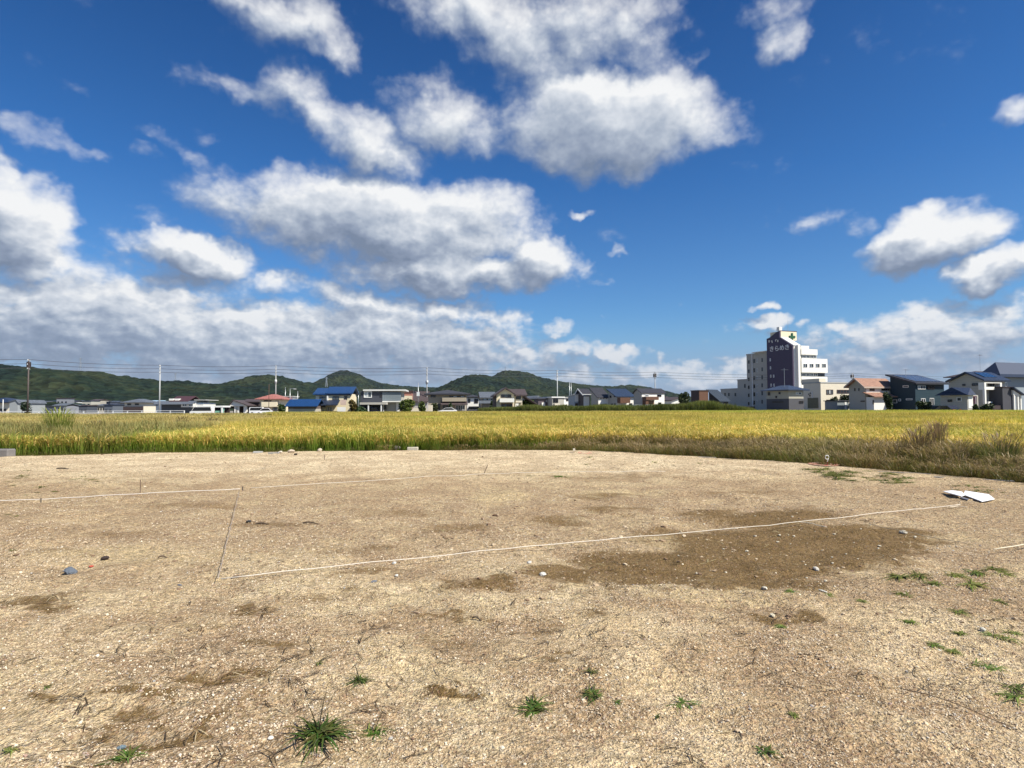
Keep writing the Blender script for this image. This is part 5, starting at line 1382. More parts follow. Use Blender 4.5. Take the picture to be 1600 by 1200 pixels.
pl_.append(pole(43, 561, 648, 127, 'dark brown utility pole with boxed switch gear at far left', 2, mat=DARKP)[1])
pl_.append(pole(249, 570, 645, 152, 'tall white pole behind the guardrail, left of the white carport', 0, mat=PALEP)[1])
pl_.append(pole(430.5, 571, 645, 157, 'pole with two round transformers beside the pink-red roofed house', 1)[1])
pl_.append(pole(667, 574, 643, 170, 'pole with transformers left of the wide taupe house', 1)[1])
pl_.append(pole(871, 578, 637, 184, 'slim white pole right of the green garden tree', 0, mat=PALEP)[1])
pl_.append(pole(1024, 581, 637, 198, 'grey utility pole with dark gear before the white two storey house', 2)[1])
pl_.append(pole(1333, 583, 637, 235, 'utility pole showing above the terracotta roof', 2)[1])
a = at(-140, 556, 108); b2 = at(1700, 590, 270)
pl_ = [a] + pl_ + [b2]
for k, (dz, lb) in enumerate(((-.1, 'topmost'), (-1.0, 'middle'), (-1.85, 'lowest'))):
    mb = MB()
    for p_, q_ in zip(pl_, pl_[1:]):
        pts = []
        for i in range(15):
            t = i / 14; v = p_.lerp(q_, t); v.z += dz - 4 * t * (1 - t) * min(.8, (q_ - p_).length * .012)
            v.y -= .25
            pts.append(v)
        mb.tube(pts, .042, 4)
    o = mb.build('power_line', paint((.06, .06, .07), .6), None, True)
    tag(o, '%s of the three power lines strung between the far poles' % lb, 'power line', 'power lines over the fields')
# smaller masts and poles
def mast(name, x, yt, D, label, cat='pole', rad=.09, mat=None, lamp=False, group=None):
    o_ = at(x, 640, D); zt_ = at(x, yt, D).z
    root = empty(name, (o_.x, o_.y, -.1), 0, label, cat, group)
    MB().tube([(0, 0, 0), (0, 0, zt_ + .1)], [rad, rad * .7], 8).build('shaft', mat or METAL, root, True)
    if lamp:
        MB().box(-.1, 1.3, -.06, .06, zt_ + .02, zt_ + .12).build('arm', METAL, root)
        MB().box(.9, 1.5, -.15, .15, zt_ - .1, zt_ + .01).build('lamp_head', FRAME_W, root)
    return root, zt_
mast('light_pole', 420, 600, 145, 'thin brown pole left of the transformer pole', mat=WOODP)
r_, z_ = mast('floodlight_pole', 453, 607, 150, 'thin floodlight mast with cross lamp behind the blue barn', 'light pole', lamp=True)
for x, yt, lb in ((445.6, 605, 'slim mast rising behind the small white flat house'), (465, 611, 'short lamp post above the blue barn roof'), (554, 612, 'slim post right of the blue roofed house'), (560, 612, 'white post left of the charcoal house'),
                  (890, 596, 'left one of the two thin grey posts above the workshop'), (892.6, 597, 'right one of the two thin grey posts above the workshop')):
    mast('lamp_post', x, yt, 160, lb, 'post')
r_, z_ = mast('service_pole', 653.5, 598, 150, 'short service pole with white meter box left of the transformer pole')
MB().box(-.35, .35, -.3, -.1, 4.4, 5.4).build('meter_box', FRAME_W, r_)
mast('marker_post', 4.5, 624, 133, 'white slanting marker post at the far left guardrail', 'post', mat=FRAME_W)
# pylon and masts on the hills
def pylon(x, yt, yb, D, label, cat='pylon', w0=.5):
    o_ = at(x, yb, D); zt_ = at(x, yt, D).z; Hh = zt_ - o_.z
    root = empty(cat.replace(' ', '_'), o_, 0, label, cat)
    mb = MB()
    w_ = Hh * .10
    for sx in (-1, 1):
        for sy in (-1, 1):
            mb.tube([(sx * w_, sy * w_, -2), (sx * w_ * .12, sy * w_ * .12, Hh)], w0 * .5, 4)
    for k in range(5):
        t0, t1 = k / 5, (k + 1) / 5; a0, a1 = w_ * (1 - .88 * t0), w_ * (1 - .88 * t1)
        for sy in (-1, 1):
            mb.tube([(-a0, sy * a0, Hh * t0), (a1, sy * a1, Hh * t1)], w0 * .3, 3); mb.tube([(a0, sy * a0, Hh * t0), (-a1, sy * a1, Hh * t1)], w0 * .3, 3)
    mb.build('lattice', METAL, root)
    MB().box(-Hh * .16, Hh * .16, -.3, .3, Hh * .80, Hh * .80 + .7).build('crossarm', METAL, root)
    MB().box(-Hh * .12, Hh * .12, -.3, .3, Hh * .93, Hh * .93 + .7).build('crossarm', METAL, root)
pylon(510, 589, 603, 1050, 'lattice pylon before the pointed hill')
pylon(125.5, 559, 577, 1150, 'thin mast on the crest of the left hill', 'mast', .35)
pylon(274, 583, 596, 1150, 'thin mast on the saddle of the left hill', 'mast', .35)
pylon(789.5, 573, 583, 2100, 'thin mast on top of the highest hill', 'mast', .5)
# guardrail
gx0, gx1 = -60, 288
a = at(gx0, 640, 132); b2 = at(gx1, 640, 140)
root = empty('guardrail', (0, 0, 0), 0, 'long white two rail guardrail along the far left road', 'guardrail')
npst = 16
for k in range(npst):
    t = k / (npst - 1); v = a.lerp(b2, t)
    MB().box(v.x - .09, v.x + .09, v.y - .09, v.y + .09, -.1, 1.05).build('post', FRAME_W, root)
for z_ in (.62, 1.0):
    MB().tube([(a.x, a.y - .14, z_), (b2.x, b2.y - .14, z_)], .05, 6).build('rail', FRAME_W, root)
MB().tube([(a.x, a.y - .14, .3), (b2.x, b2.y - .14, .3)], .035, 6).build('rail', FRAME_W, root)
rd = MB(); rd.prism([(a.x - 60, a.y + .5), (b2.x + 40, b2.y + 1.5), (b2.x + 40, b2.y + 8), (a.x - 60, a.y + 7)], -.055, .02, 'z')
tag(rd.build('road', paint((.05, .05, .052), .9, .1, .5)), kind='structure')
# low white fence before the hospital and garden walls
def wall_thing(name, x0, x1, yt, D, label, cat, mat, th=.2, D2=None):
    a = at(x0, 640, D); b_ = at(x1, 640, D2 or D); z_ = at(x0, yt, D).z
    root = MB().prism([(a.x, a.y), (b_.x, b_.y), (b_.x, b_.y + th), (a.x, a.y + th)], -.1, z_, 'z').build(name, mat)
    return tag(root, label, cat)
wall_thing('garden_wall', 642, 667, 637.6, 140, 'pale concrete garden wall left of the transformer pole foot', 'wall', IVORY)
wall_thing('gate_pier', 669.2, 675, 633, 138, 'square cream gate pier right of the transformer pole foot', 'pier', IVORY, 1.0)
wall_thing('low_wall', 1122, 1166, 636.4, 126, 'long low white wall before the grey hospital annex', 'wall', WHITE)
wall_thing('hedge_wall', 1155, 1180, 635.2, 124, 'dark brown low fence before the hospital wing', 'fence', DBROWN)
wall_thing('marker_board', 1089.6, 1091.8, 627.5, 118, 'small white board standing in the weeds before the brown building', 'board', FRAME_W, .1)

# ------------------------------------------------------------------ cars
TYRE = paint((.02, .02, .02), .9, .05)
def car(x, D, heading, col, label, L=4.2, H=1.6, van=False, cat='car', name='parked_car', zb=-.06, group=None):
    o_ = at(x, 640, D); root = empty(name, (o_.x, o_.y, zb), R(heading), label, cat, group)
    W = 1.65; bm_ = paint(col, .25, .02, spec=.6)
    if van:
        prof = [(-L / 2, .3), (L / 2, .3), (L / 2, .85), (L * .42, 1.0), (L * .30, H - .02), (-L / 2 + .15, H), (-L / 2, H - .3)]
        glz = [(L * .40, 1.02), (L * .295, H - .12), (-L / 2 + .3, H - .12), (-L / 2 + .12, 1.02)]
    else:
        prof = [(-L / 2, .32), (L / 2, .32), (L / 2, .72), (L * .28, .92), (L * .12, H - .06), (-L * .25, H), (-L * .42, 1.0), (-L / 2, .92)]
        glz = [(L * .255, .95), (L * .11, H - .12), (-L * .24, H - .10), (-L * .385, .97)]
    MB().prism(prof, -W / 2, W / 2, 'y').build('body', bm_, root)
    MB().prism(glz, -W / 2 - .012, W / 2 + .012, 'y').build('side_window', G_DARK, root)
    ws = [(L * (.41 if van else .27), .98), (L * (.30 if van else .12), H - .10)]
    MB().add([(ws[0][0] + .03, -W / 2 + .1, ws[0][1]), (ws[0][0] + .03, W / 2 - .1, ws[0][1]), (ws[1][0] + .03, W / 2 - .15, ws[1][1]), (ws[1][0] + .03, -W / 2 + .15, ws[1][1])], [(0, 1, 2, 3)]).build('windscreen', G_DARK, root)
    for sx in (-1, 1):
        for sy in (-1, 1):
            wh = MB().tube([(sx * L * .31, sy * (W / 2 - .17), .31), (sx * L * .31, sy * (W / 2 + .02), .31)], .31, 14).build('wheel', TYRE, root)
            MB().tube([(sx * L * .31, sy * (W / 2 + .021), .31), (sx * L * .31, sy * (W / 2 + .03), .31)], .18, 10).build('rim', METAL, wh)
    for sy in (-1, 1):
        MB().box(L / 2 - .02, L / 2 + .02, sy * .62 - .16, sy * .62 + .16, .62, .74).build('headlight', FRAME_W, root)
        MB().box(-L / 2 - .02, -L / 2 + .02, sy * .66 - .1, sy * .66 + .1, .7, .9).build('tail_light', paint((.4, .02, .02), .3), root)
    return root
WH = (.78, .78, .78)
car(316, 133, 186, WH, 'white van nosing out left of the white carport', 4.6, 1.95, True, 'van')
car(333, 139.5, 184, (.20, .42, .33), 'pale green and white van inside the white carport', 4.4, 1.9, True, 'van')
car(403, 146, 10, WH, 'white van before the dark brown storehouse', 3.6, 1.8, True, 'van')
car(413, 143, 200, (.75, .75, .78), 'white hatchback below the pink-red roofed house', 3.8, 1.6)
car(585, 126.5, 4, (.02, .05, .16), 'blue car parked under the grey carport', 4.0, 1.6)
car(699, 140, 186, WH, 'white car before the wide taupe house', 4.4, 1.5)
car(739, 158, 186, WH, 'white van beside the small white dark roofed house', 3.6, 1.8, True, 'van')
car(822, 122.5, 8, WH, 'white small van below the green garden tree', 3.6, 1.85, True, 'van')
car(997, 129, 20, (.55, .57, .60), 'silver car half hidden by weeds left of the brown porch', 4.2, 1.7, zb=.2)
car(1019, 130, 18, (.70, .71, .72), 'silver car before the brown slatted porch', 4.2, 1.6, zb=.3)
car(1029, 127, 200, WH, 'white wagon at the corner of the white two storey house', 4.2, 1.7, zb=.2)
car(1119, 136, 6, (.03, .03, .035), 'black car before the black slate roofed house', 4.0, 1.5)
car(1478, 98, 100, (.02, .02, .025), 'black car between the navy house and the beige annex', 4.0, 1.5)

# ------------------------------------------------------------------ trees
def tree(x, yt, D, wpx, label, c0=(.03, .05, .012), c1=(.09, .13, .03), yb=642, n=1100, name='garden_tree', cat='tree', zb=-.06, leaf=.26):
    r = random.Random(int(x * 13 + D))
    o_ = at(x, 640, D); zt_ = at(x, yt, D).z - zb; rw = wpx / 2 * D / F
    root = empty(name, (o_.x, o_.y, zb), 0, label, cat)
    zc = zt_ * .58; rz_ = zt_ * .44
    mb = MB(); mb.tube([(0, 0, 0), (.05, 0, zc * .5), (0, .05, zc)], [.13, .10, .06], 7)
    for k in range(6):
        a_ = r.uniform(0, 6.28); mb.tube([(0, 0, zc * .45 + k * .15), (math.cos(a_) * rw * .55, math.sin(a_) * rw * .55, zc + r.uniform(-.2, .5) * rz_)], [.06, .02], 5)
    mb.build('trunk', paint((.10, .075, .055), .95, .2, 3), root, True)
    lobes = [(r.uniform(-.5, .5) * rw, r.uniform(-.5, .5) * rw, zc + r.uniform(-.6, .6) * rz_, r.uniform(.35, .6)) for _ in range(9)] + [(0, 0, zc, .72)]
    B = Blades(int(x))
    for k in range(n):
        lx, ly, lz, lr = r.choice(lobes)
        u = Vector((r.gauss(0, 1), r.gauss(0, 1), r.gauss(0, 1))).normalized() * (r.uniform(.55, 1.0))
        p_ = (lx + u.x * rw * lr, ly + u.y * rw * lr, max(.15, lz + u.z * rz_ * lr * 1.15))
        a_ = r.uniform(0, 6.28); g_ = r.uniform(.6, 1.25)
        cc = tuple(c * g_ for c in (c1 if r.random() < .7 else c0))
        q = len(B.v); s = leaf * r.uniform(.6, 1.2)
        ux = Vector((math.cos(a_), math.sin(a_), r.uniform(-.5, .5))) * s; vx_ = Vector((-math.sin(a_) * .4, math.cos(a_) * .4, r.uniform(.3, 1))) * s * .7
        P_ = Vector(p_)
        B.v += [tuple(P_ - ux), tuple(P_ - vx_), tuple(P_ + ux), tuple(P_ + vx_)]; B.f.append((q, q + 1, q + 2, q + 3)); B.c += [cc] * 4
    o = link('crown', B.mesh('crown', M_CROWN), root)
    return root
tree(551.5, 623.5, 126, 15, 'brown leafed tree between blue roofed and charcoal houses', (.03, .022, .01), (.13, .095, .03))
tree(566, 636, 122, 20, 'low green shrub left of the grey carport', name='shrub', cat='shrub', c1=(.08, .14, .06), n=500)
tree(636, 622.5, 124, 27, 'round green tree with yellow top before the brick pink house', c1=(.10, .13, .025), n=1800)
tree(660, 627, 132, 12, 'small round green tree left of the transformer pole', c1=(.10, .14, .03))
tree(679, 629.5, 141, 12, 'dark shrub behind the cream gate pier', name='shrub', cat='shrub', c1=(.06, .07, .03))
tree(704, 628, 141, 7, 'small conical dark conifer before the taupe house', name='conifer', c1=(.035, .06, .025), n=500)
tree(440, 632, 142, 14, 'dark green shrub left of the blue barn', name='shrub', cat='shrub', c1=(.05, .08, .03))
tree(768, 627, 140, 8, 'dark shrub left of the central gabled house', name='shrub', cat='shrub', c1=(.04, .06, .03), n=500)
tree(826, 621.5, 133, 28, 'broad bright green tree right of the central gabled house', c1=(.11, .18, .03), n=2200)
tree(1069, 613, 150, 24, 'dark green tree left of the brown box building', c1=(.06, .08, .03), n=1800)
tree(1317, 618, 128, 22, 'dark pruned pine behind the small grey shed', c1=(.025, .04, .02), n=1500, name='pine_tree')
tree(1305, 622, 126, 16, 'dark bush before the beige flat roofed building', c1=(.025, .04, .02), n=900, name='shrub', cat='shrub')
tree(1388, 614, 111, 14, 'dark evergreen between terracotta and navy houses', c1=(.025, .045, .02), n=1300)
tree(1441, 628, 106, 22, 'low dark shrub before the navy house', c1=(.03, .05, .025), name='shrub', cat='shrub', n=900)
tree(1543, 630.5, 99, 18, 'low dark shrub before the white framed balcony', c1=(.03, .045, .025), name='shrub', cat='shrub', n=700)
tree(41, 629, 152, 20, 'dark tree behind the dark utility pole', c1=(.02, .035, .025), n=1100)
tree(1524, 631, 97, 8, 'small potted shrub beside the purple entrance door', c1=(.03, .06, .02), name='shrub', cat='shrub', n=400)

# ------------------------------------------------------------------ things on the lot
STONES = [  # x, y, width px, colour, label
 (110, 897, 30, (.12, .14, .17), 'flat slate blue stone at the left of the lot'),
 (848, 895, 16, (.52, .50, .46), 'larger pale grey rock below the long white string'),
 (827, 879, 11, (.50, .48, .44), 'small pale grey rock just behind the larger one'),
 (1194, 912, 14, (.62, .58, .48), 'pale stone at the lower edge of the dark patch'),
 (1411, 832, 15, (.58, .54, .44), 'pale flat stone at the right end of the dark patch'),
 (1275, 886, 13, (.60, .57, .50), 'white stone in the lower middle of the dark patch'),
 (865, 888, 0, None, None),
 (620, 702, 15, (.42, .37, .29), 'rounded pale kerb stone at the rice edge'),
 (455, 707, 14, (.50, .42, .33), 'pinkish flat stone at the rice edge, left'),
 (500, 705, 11, (.46, .39, .30), 'pale pointed stone at the rice edge'),
 (462, 711, 7, (.05, .04, .035), 'dark clod with jagged top near the rice edge'),
 (438, 708, 9, (.55, .47, .38), 'small pale stone left of the pinkish flat stone'),
 (18, 713, 8, (.62, .64, .55), 'pale greenish stone beside the concrete block'),
 (585, 911, 11, (.17, .18, .20), 'dark blue-grey pebble below the long white string'),
 (389, 814, 10, (.06, .06, .06), 'black stone right of the grey string'),
 (618, 874, 0, None, None),
 (164, 876, 13, (.05, .035, .03), 'dark brown clod left of the grey string'),
 (281, 919, 8, (.16, .17, .19), 'dark grey pebble beside the corner of the strings'),
 (423, 1155, 11, (.68, .66, .60), 'white stone left of the largest grass tuft'),
 (616, 876, 10, (.60, .60, .56), 'white stone touching the long white string'),
 (620, 900, 0, None, None),
 (873, 912, 0, None, None),
 (620, 898, 8, (.58, .58, .55), 'white pebble under the long white string'),
 (1207, 960, 12, (.58, .52, .38), 'yellowish tilted stone below the dark patch'),
 (1535, 981, 12, (.60, .58, .50), 'white broken shell-like stone at the right'),
 (1330, 818, 0, None, None),
 (190, 1165, 15, (.14, .19, .22), 'blue-grey stone behind the grass at lower left'),
 (1046, 907, 9, (.22, .17, .11), 'brown clod at the lower lip of the dark patch'),
 (110, 715, 0, None, None),
 (897, 700, 0, None, None),
]
def stone(x, y, wpx, col, label, flat=.55, group=None, name='stone', cat='stone', bury=.25):
    p_ = gnd(x, y); r = random.Random(int(x * 31 + y))
    p_.z = zlot(p_.x, p_.y) * 1.0 if edge_dist(np.array([p_.x]), np.array([p_.y]))[0] > 1.0 else 0.0
    wm = wpx * p_.y / F / 2
    bm = bmesh.new(); bmesh.ops.create_icosphere(bm, subdivisions=2, radius=1)
    ax = [r.uniform(.8, 1.0), r.uniform(.55, .85), flat * r.uniform(.8, 1.1)]
    cuts = [(Vector((r.gauss(0, 1), r.gauss(0, 1), r.gauss(0, .8))).normalized(), r.uniform(.6, .85)) for _ in range(7)]
    for v in bm.verts:
        for n_, d_ in cuts:
            k = v.co.dot(n_) - d_
            if k > 0: v.co -= n_ * k
        v.co = Vector((v.co.x * ax[0], v.co.y * ax[1], v.co.z * ax[2])) * (wm * r.uniform(.97, 1.03))
    me_ = bpy.data.meshes.new(name); bm.to_mesh(me_); bm.free()
    o = link(name, me_, mats=paint(col, .85, .2, 12, .6, 60))
    o.location = (p_.x, p_.y, p_.z + wm * ax[2] * (1 - bury) * .8); o.rotation_euler = (r.uniform(-.15, .15), r.uniform(-.15, .15), r.uniform(0, 6.28))
    return tag(o, label, cat, group)
for s in STONES:
    if s[3]: stone(*s)
rs = random.Random(99)
CH = [(1238, 808), (1318, 822), (1334, 845), (1360, 822), (1218, 833), (1235, 845), (1300, 866), (1301, 873), (1372, 856), (1374, 852), (1465, 855), (1484, 851), (1495, 851), (1232, 834), (1303, 833), (1322, 861), (1258, 875),
      (1240, 835), (1450, 838), (1430, 839), (1215, 843), (1340, 870), (1167, 855), (1134, 885), (1088, 890), (1100, 815), (1180, 805), (1345, 827), (1380, 868), (1398, 874), (1180, 835), (1130, 852), (1060, 862), (1290, 903), (1260, 897)]
for x, y in CH:
    stone(x, y, rs.uniform(2.5, 7.0), (.60, .54, .42), 'small white chip lying on the dark damp patch', .5, 'white chips on the dark damp patch', 'stone_chip', 'stone chip')
o = stone(1285, 916, 24, (.72, .70, .62), 'long white plaster fragment below the dark patch', .18)
o.scale = (1.0, .35, .8)
# flat concrete pieces at the rice edge and the block at the left
def slab(name, x, y, w, d_, h_, rz, col, label, cat, tilt=0.0):
    p_ = gnd(x, y); mb = MB().box(-w / 2, w / 2, -d_ / 2, d_ / 2, 0, h_)
    o = mb.build(name, paint(col, .9, .2, 3, .4, 25)); o.location = (p_.x, p_.y, -.02); o.rotation_euler = (tilt, tilt * .5, rz)
    bv = o.modifiers.new('edge', 'BEVEL'); bv.width = min(w, d_, h_) * .12; bv.segments = 1
    return tag(o, label, cat)
slab('kerb_stone', 645, 703, .38, .22, .12, .05, (.44, .41, .34), 'square cut pale kerb stone with broken corners at the rice edge', 'kerb stone')
slab('concrete_block', -8, 714, 1.05, .35, .27, .03, (.17, .16, .155), 'dark grey concrete block at the left picture edge', 'block')
slab('broken_slab', 403, 707, .30, .3, .05, .3, (.34, .33, .31), 'thin grey broken slab at the rice edge, left of the pinkish stone', 'slab', .05)
slab('broken_slab', 430, 708, .36, .28, .05, -.1, (.30, .30, .29), 'thin dark grey slab leaning beside the rice stalks', 'slab', -.06)
slab('board', 1105, 714.5, .5, .12, .03, -.35, (.50, .44, .36), 'pale thin board at the dry grass edge', 'board')
slab('plank', 1520, 748.5, 1.3, .12, .03, -.62, (.16, .16, .17), 'dark grey plank lying along the dry grass edge', 'plank')
slab('plank', 1412, 739, 1.0, .10, .03, -.52, (.20, .18, .16), 'short weathered plank along the dry grass edge', 'plank')
# strings of the house layout
def string(pts, rad, col, label, z=.035, sag=.0, name='layout_string', amp=.004):
    P_ = []
    for (xa, ya), (xb, yb) in zip(pts, pts[1:]):
        a = gnd(xa, ya, z); b_ = gnd(xb, yb, z); n = max(6, int((b_ - a).length / .25))
        for i in range(n + (1 if (xb, yb) == pts[-1] else 0)):
            t = i / n; v = a.lerp(b_, t)
            v.z = max(z - sag * 4 * t * (1 - t), 0) + zlot(v.x, v.y) * .35 + .012
            v.x += rng.uniform(-amp, amp); v.y += rng.uniform(-amp, amp)
            P_.append(v)
    o = MB().tube(P_, rad, 6).build(name, paint(col, .8, .08, 8), None, True)
    return tag(o, label, 'string')
string([(-160, 792), (375, 764.5)], .0052, (.70, .66, .60), 'white string running in from the left picture edge')
string([(392, 763), (610, 750), (755, 741.5), (860, 738.5), (1040, 737)], .0042, (.66, .61, .52), 'white string running across the back of the lot')
string([(345, 906.5), (620, 876), (900, 847), (1180, 822), (1310, 811), (1430, 797), (1500, 789)], .0040, (.68, .62, .53), 'long white string rising from the front left corner to the right')
string([(374, 768), (341, 905)], .0032, (.30, .26, .24), 'thin grey cord joining the two left string corners')
string([(1243, 816), (1262, 818), (1292, 824)], .0042, (.72, .64, .50), 'loose string end branching off on the dark patch', amp=.01)
string([(1358, 820), (1430, 835), (1512, 850)], .0035, (.45, .36, .25), 'thin brownish string crossing the right end of the dark patch', amp=.006)
string([(1552, 859), (1640, 845)], .0045, (.72, .66, .50), 'short string at the right picture edge')
string([(1484, 793), (1497, 791.5), (1512, 793)], .0042, (.75, .68, .54), 'short curved string end below the white sheets', amp=.006)
def stake(x, ya, yb, rad, col, label, lean=0.0):
    a = gnd(x, yb); hgt = (yb - ya) * a.y / F
    o = MB().tube([(0, 0, -.05), (lean, 0, hgt)], rad, 6).build('stake', paint(col, .9, .1))
    o.location = (a.x, a.y, zlot(a.x, a.y) * .7); return tag(o, label, 'stake')
stake(755, 728, 741, .008, (.10, .07, .05), 'thin leaning stake at the bend of the back string', .10)
stake(219, 748, 769, .006, (.12, .08, .06), 'thin stake left of the grey cord')
stake(507, 711, 719, .008, (.10, .07, .06), 'thin short stake near the rice edge')
stake(379, 760, 766, .012, (.12, .10, .08), 'short peg at the back left string corner')
stake(64, 777, 784, .010, (.14, .12, .09), 'short peg on the left string')
def twig(x, y, wpx, ang, rad, col, label, bend=.2):
    a = gnd(x, y); L_ = wpx * a.y / F; r = random.Random(int(x + y)); zz = zlot(a.x, a.y)
    pts = [(L_ * (t - .5), bend * L_ * math.sin(t * 3.0) * .5, .008 + .01 * math.sin(t * 5)) for t in (0, .2, .4, .6, .8, 1)]
    mb = MB().tube(pts, [rad, rad, rad * .9, rad * .8, rad * .7, rad * .4], 5)
    mb.tube([pts[2], (pts[2][0] + L_ * .18, pts[2][1] + L_ * .12, .02)], [rad * .6, rad * .3], 4)
    o = mb.build('twig', paint(col, .9, .15)); o.location = (a.x, a.y, zz + .005); o.rotation_euler = (0, 0, ang)
    return tag(o, label, 'twig')
twig(486, 821, 28, -.15, .010, (.07, .05, .035), 'dark straight twig right of the grey cord')
twig(410, 818, 20, .2, .012, (.09, .065, .045), 'dark bent twig near the black stone')
twig(1495, 1100, 150, -.95, .0028, (.16, .11, .07), 'long thin dark root at the lower right', .1)
twig(98, 733, 18, .1, .02, (.09, .07, .05), 'dark bark strip at the left back of the lot')
twig(255, 876, 14, .5, .008, (.10, .07, .05), 'short forked twig left of the grey cord')
twig(372, 903, 18, .35, .008, (.11, .08, .06), 'forked twig right of the front left string corner')
twig(1215, 812, 0.1, 0, .001, (.1, .07, .05), 'x') if False else None
twig(745, 966, 16, -.4, .006, (.06, .045, .035), 'short dark twig in the middle foreground')
twig(1000, 750, 0.1, 0, .001, (.1, .07, .05), 'x') if False else None
twig(775, 805, 12, -.1, .012, (.09, .05, .035), 'short brown stick in the middle of the lot')
# the two white sheets
def sheet(pts, hgt, col, label, name='white_board', th=.012):
    P_ = [gnd(x, y) for x, y in pts]
    z0 = np.mean([zlot(p_.x, p_.y) for p_ in P_])
    mb = MB(); n = len(P_)
    vs = [(p_.x, p_.y, z0 + h_) for p_, h_ in zip(P_, hgt)] + [(p_.x, p_.y, z0 + h_ + th) for p_, h_ in zip(P_, hgt)]
    mb.add(vs, [tuple(range(n)), tuple(range(n, 2 * n))] + [(i, (i + 1) % n, n + (i + 1) % n, n + i) for i in range(n)])
    return tag(mb.build(name, paint(col, .5, .03)), label, 'board')
sheet([(1474, 772.5), (1502, 781), (1508, 779.5), (1503, 775), (1488, 772.5)], [.035, .04, .05, .055, .05], (.80, .80, .82), 'narrow white sheet left of the larger white sheet')
sheet([(1506, 777), (1534, 786), (1554, 782), (1545, 777), (1508, 772.5)], [.03, .015, .015, .035, .05], (.80, .82, .86), 'larger white sheet lying at the right of the lot')
sheet([(1500, 781), (1512, 784), (1514, 782.5), (1503, 779.5)], [.012, .010, .012, .014], (.12, .12, .14), 'dark patch laid as shadow under the white sheets', 'shadow_patch')  # dark flat piece standing for the shadow gap below the sheets
# boundary pin with ribbon and red sprayed marks
a = gnd(1292.5, 727); root = empty('boundary_pin', (a.x, a.y, 0), 0, 'boundary pin with looped white ribbon in a red sprayed ring', 'boundary pin')
MB().tube([(0, 0, -.03), (.01, 0, .10)], .008, 6).build('pin', paint((.25, .03, .04), .5), root)
pts = [(.02 + .045 * math.cos(t) * 1.0 - .02, .0, .20 + .05 * math.sin(t)) for t in [k * 2 * math.pi / 12 for k in range(13)]]
MB().tube(pts, .011, 6).build('ribbon', FRAME_W, root, True); MB().tube([(0, 0, .09), (.03, 0, .15)], .010, 5).build('ribbon_tail', FRAME_W, root)
a = gnd(897, 707.5); root = empty('boundary_peg', (a.x, a.y, 0), 0, 'pale boundary peg with thin stem beside the rice', 'boundary peg')
MB().tube([(0, 0, -.02), (0, 0, .06)], .010, 6).build('stem', WOODP, root); MB().box(-.035, .035, -.03, .03, .061, .14).build('head', IVORY, root)
m_, nb, p = bsdf('red_spray')
pos = nb.new('ShaderNodeNewGeometry').outputs['Position']
nb.put(p.inputs['Base Color'], nb.mix(nb.mr(nb.noise(pos, 9, 4, .7), .42, .62), (.55, .40, .28), (.62, .13, .09))); p.inputs['Roughness'].default_value = .95
def spray(x, y, rx, ry, label, w_=.45):
    c = gnd(x, y); a = rx * c.y / F; b_ = abs(gnd(x, y - ry).y - gnd(x, y + ry).y) / 2
    mb = MB(); n = 40; r = random.Random(int(x))
    zc_ = max(zlot(c.x + math.cos(t) * a, c.y + math.sin(t) * b_) for t in [k * .3 for k in range(21)])
    for k in range(n):
        t = 2 * math.pi * k / n
        for s in (1, w_ + r.uniform(-.08, .08)):
            X_, Y_ = c.x + math.cos(t) * a * s * r.uniform(.95, 1.05), c.y + math.sin(t) * b_ * s
            e_ = edge_dist(np.array([X_]), np.array([Y_]))[0]
            mb.v.append((X_, Y_, zlot(X_, Y_) * min(1, max(.25, e_ * .3)) + .012))
    for k in range(n):
        q = (k + 1) % n; mb.f.append((2 * k, 2 * q, 2 * q + 1, 2 * k + 1)); mb.mi.append(0)
    return tag(mb.build('paint_mark', m_), label, 'paint mark')
spray(1287, 725.5, 21, 2.6, 'red sprayed ring around the boundary pin')
spray(914, 708, 11, 1.4, 'small faint red sprayed mark beside the boundary peg')
stone(143, 882.5, 9, (.45, .09, .06), 'small red chip at the left of the lot')

# ------------------------------------------------------------------ weeds on the lot
LG = [(.10, .17, .035), (.15, .22, .05), (.25, .30, .10)]
def crab(x, y, wpx, label, n=26, up=.35, c=1.0, group=None, seedh=0, yel=0.0, name='grass_tuft'):
    p_ = gnd(x, y); wr = wpx / 2 * p_.y / F * 1.3; n = int(n * 1.4); B = Blades(int(x * 3 + y)); r = B.r
    for k in range(n):
        if k % 7 == 0: hub = (r.gauss(0, .16) * wr, r.gauss(0, .16) * wr, r.uniform(0, 6.283)) if n > 16 else (0, 0, 0)
        a_ = hub[2] + r.gauss(0, 1.3); q_ = wr * .1 * r.random()
        L_ = wr * r.uniform(.3, .95)
        c1 = tuple(v_ * c * r.uniform(.7, 1.2) for v_ in r.choice(LG))
        c1 = tuple(v_ + (w_ - v_) * yel for v_, w_ in zip(c1, (.32, .28, .10)))
        hh = L_ * r.uniform(.2, .9) * up * 1.5
        B.blade((hub[0] + q_ * math.cos(a_), hub[1] + q_ * math.sin(a_), 0), a_, hh, L_ * .55, L_ * .45, max(.008, wr * .062), tuple(v_ * .7 for v_ in c1), c1, seg=5)
    for k in range(seedh):
        a_ = r.uniform(0, 6.283)
        B.blade((0, 0, 0), a_, wr * 1.1, wr * .3, wr * .15, .006, (.06, .07, .03), (.10, .08, .05), seg=5)
    o = link(name, B.mesh(name)); o.location = (p_.x, p_.y, zlot(p_.x, p_.y) + .004)
    return tag(o, label, 'grass tuft', group)
crab(497, 1152, 108, 'largest green grass tuft in the foreground with two seed stalks', 85, .40, seedh=3)
crab(585, 1142, 62, 'sprawling green grass just right of the largest tuft', 34, .3, seedh=2)
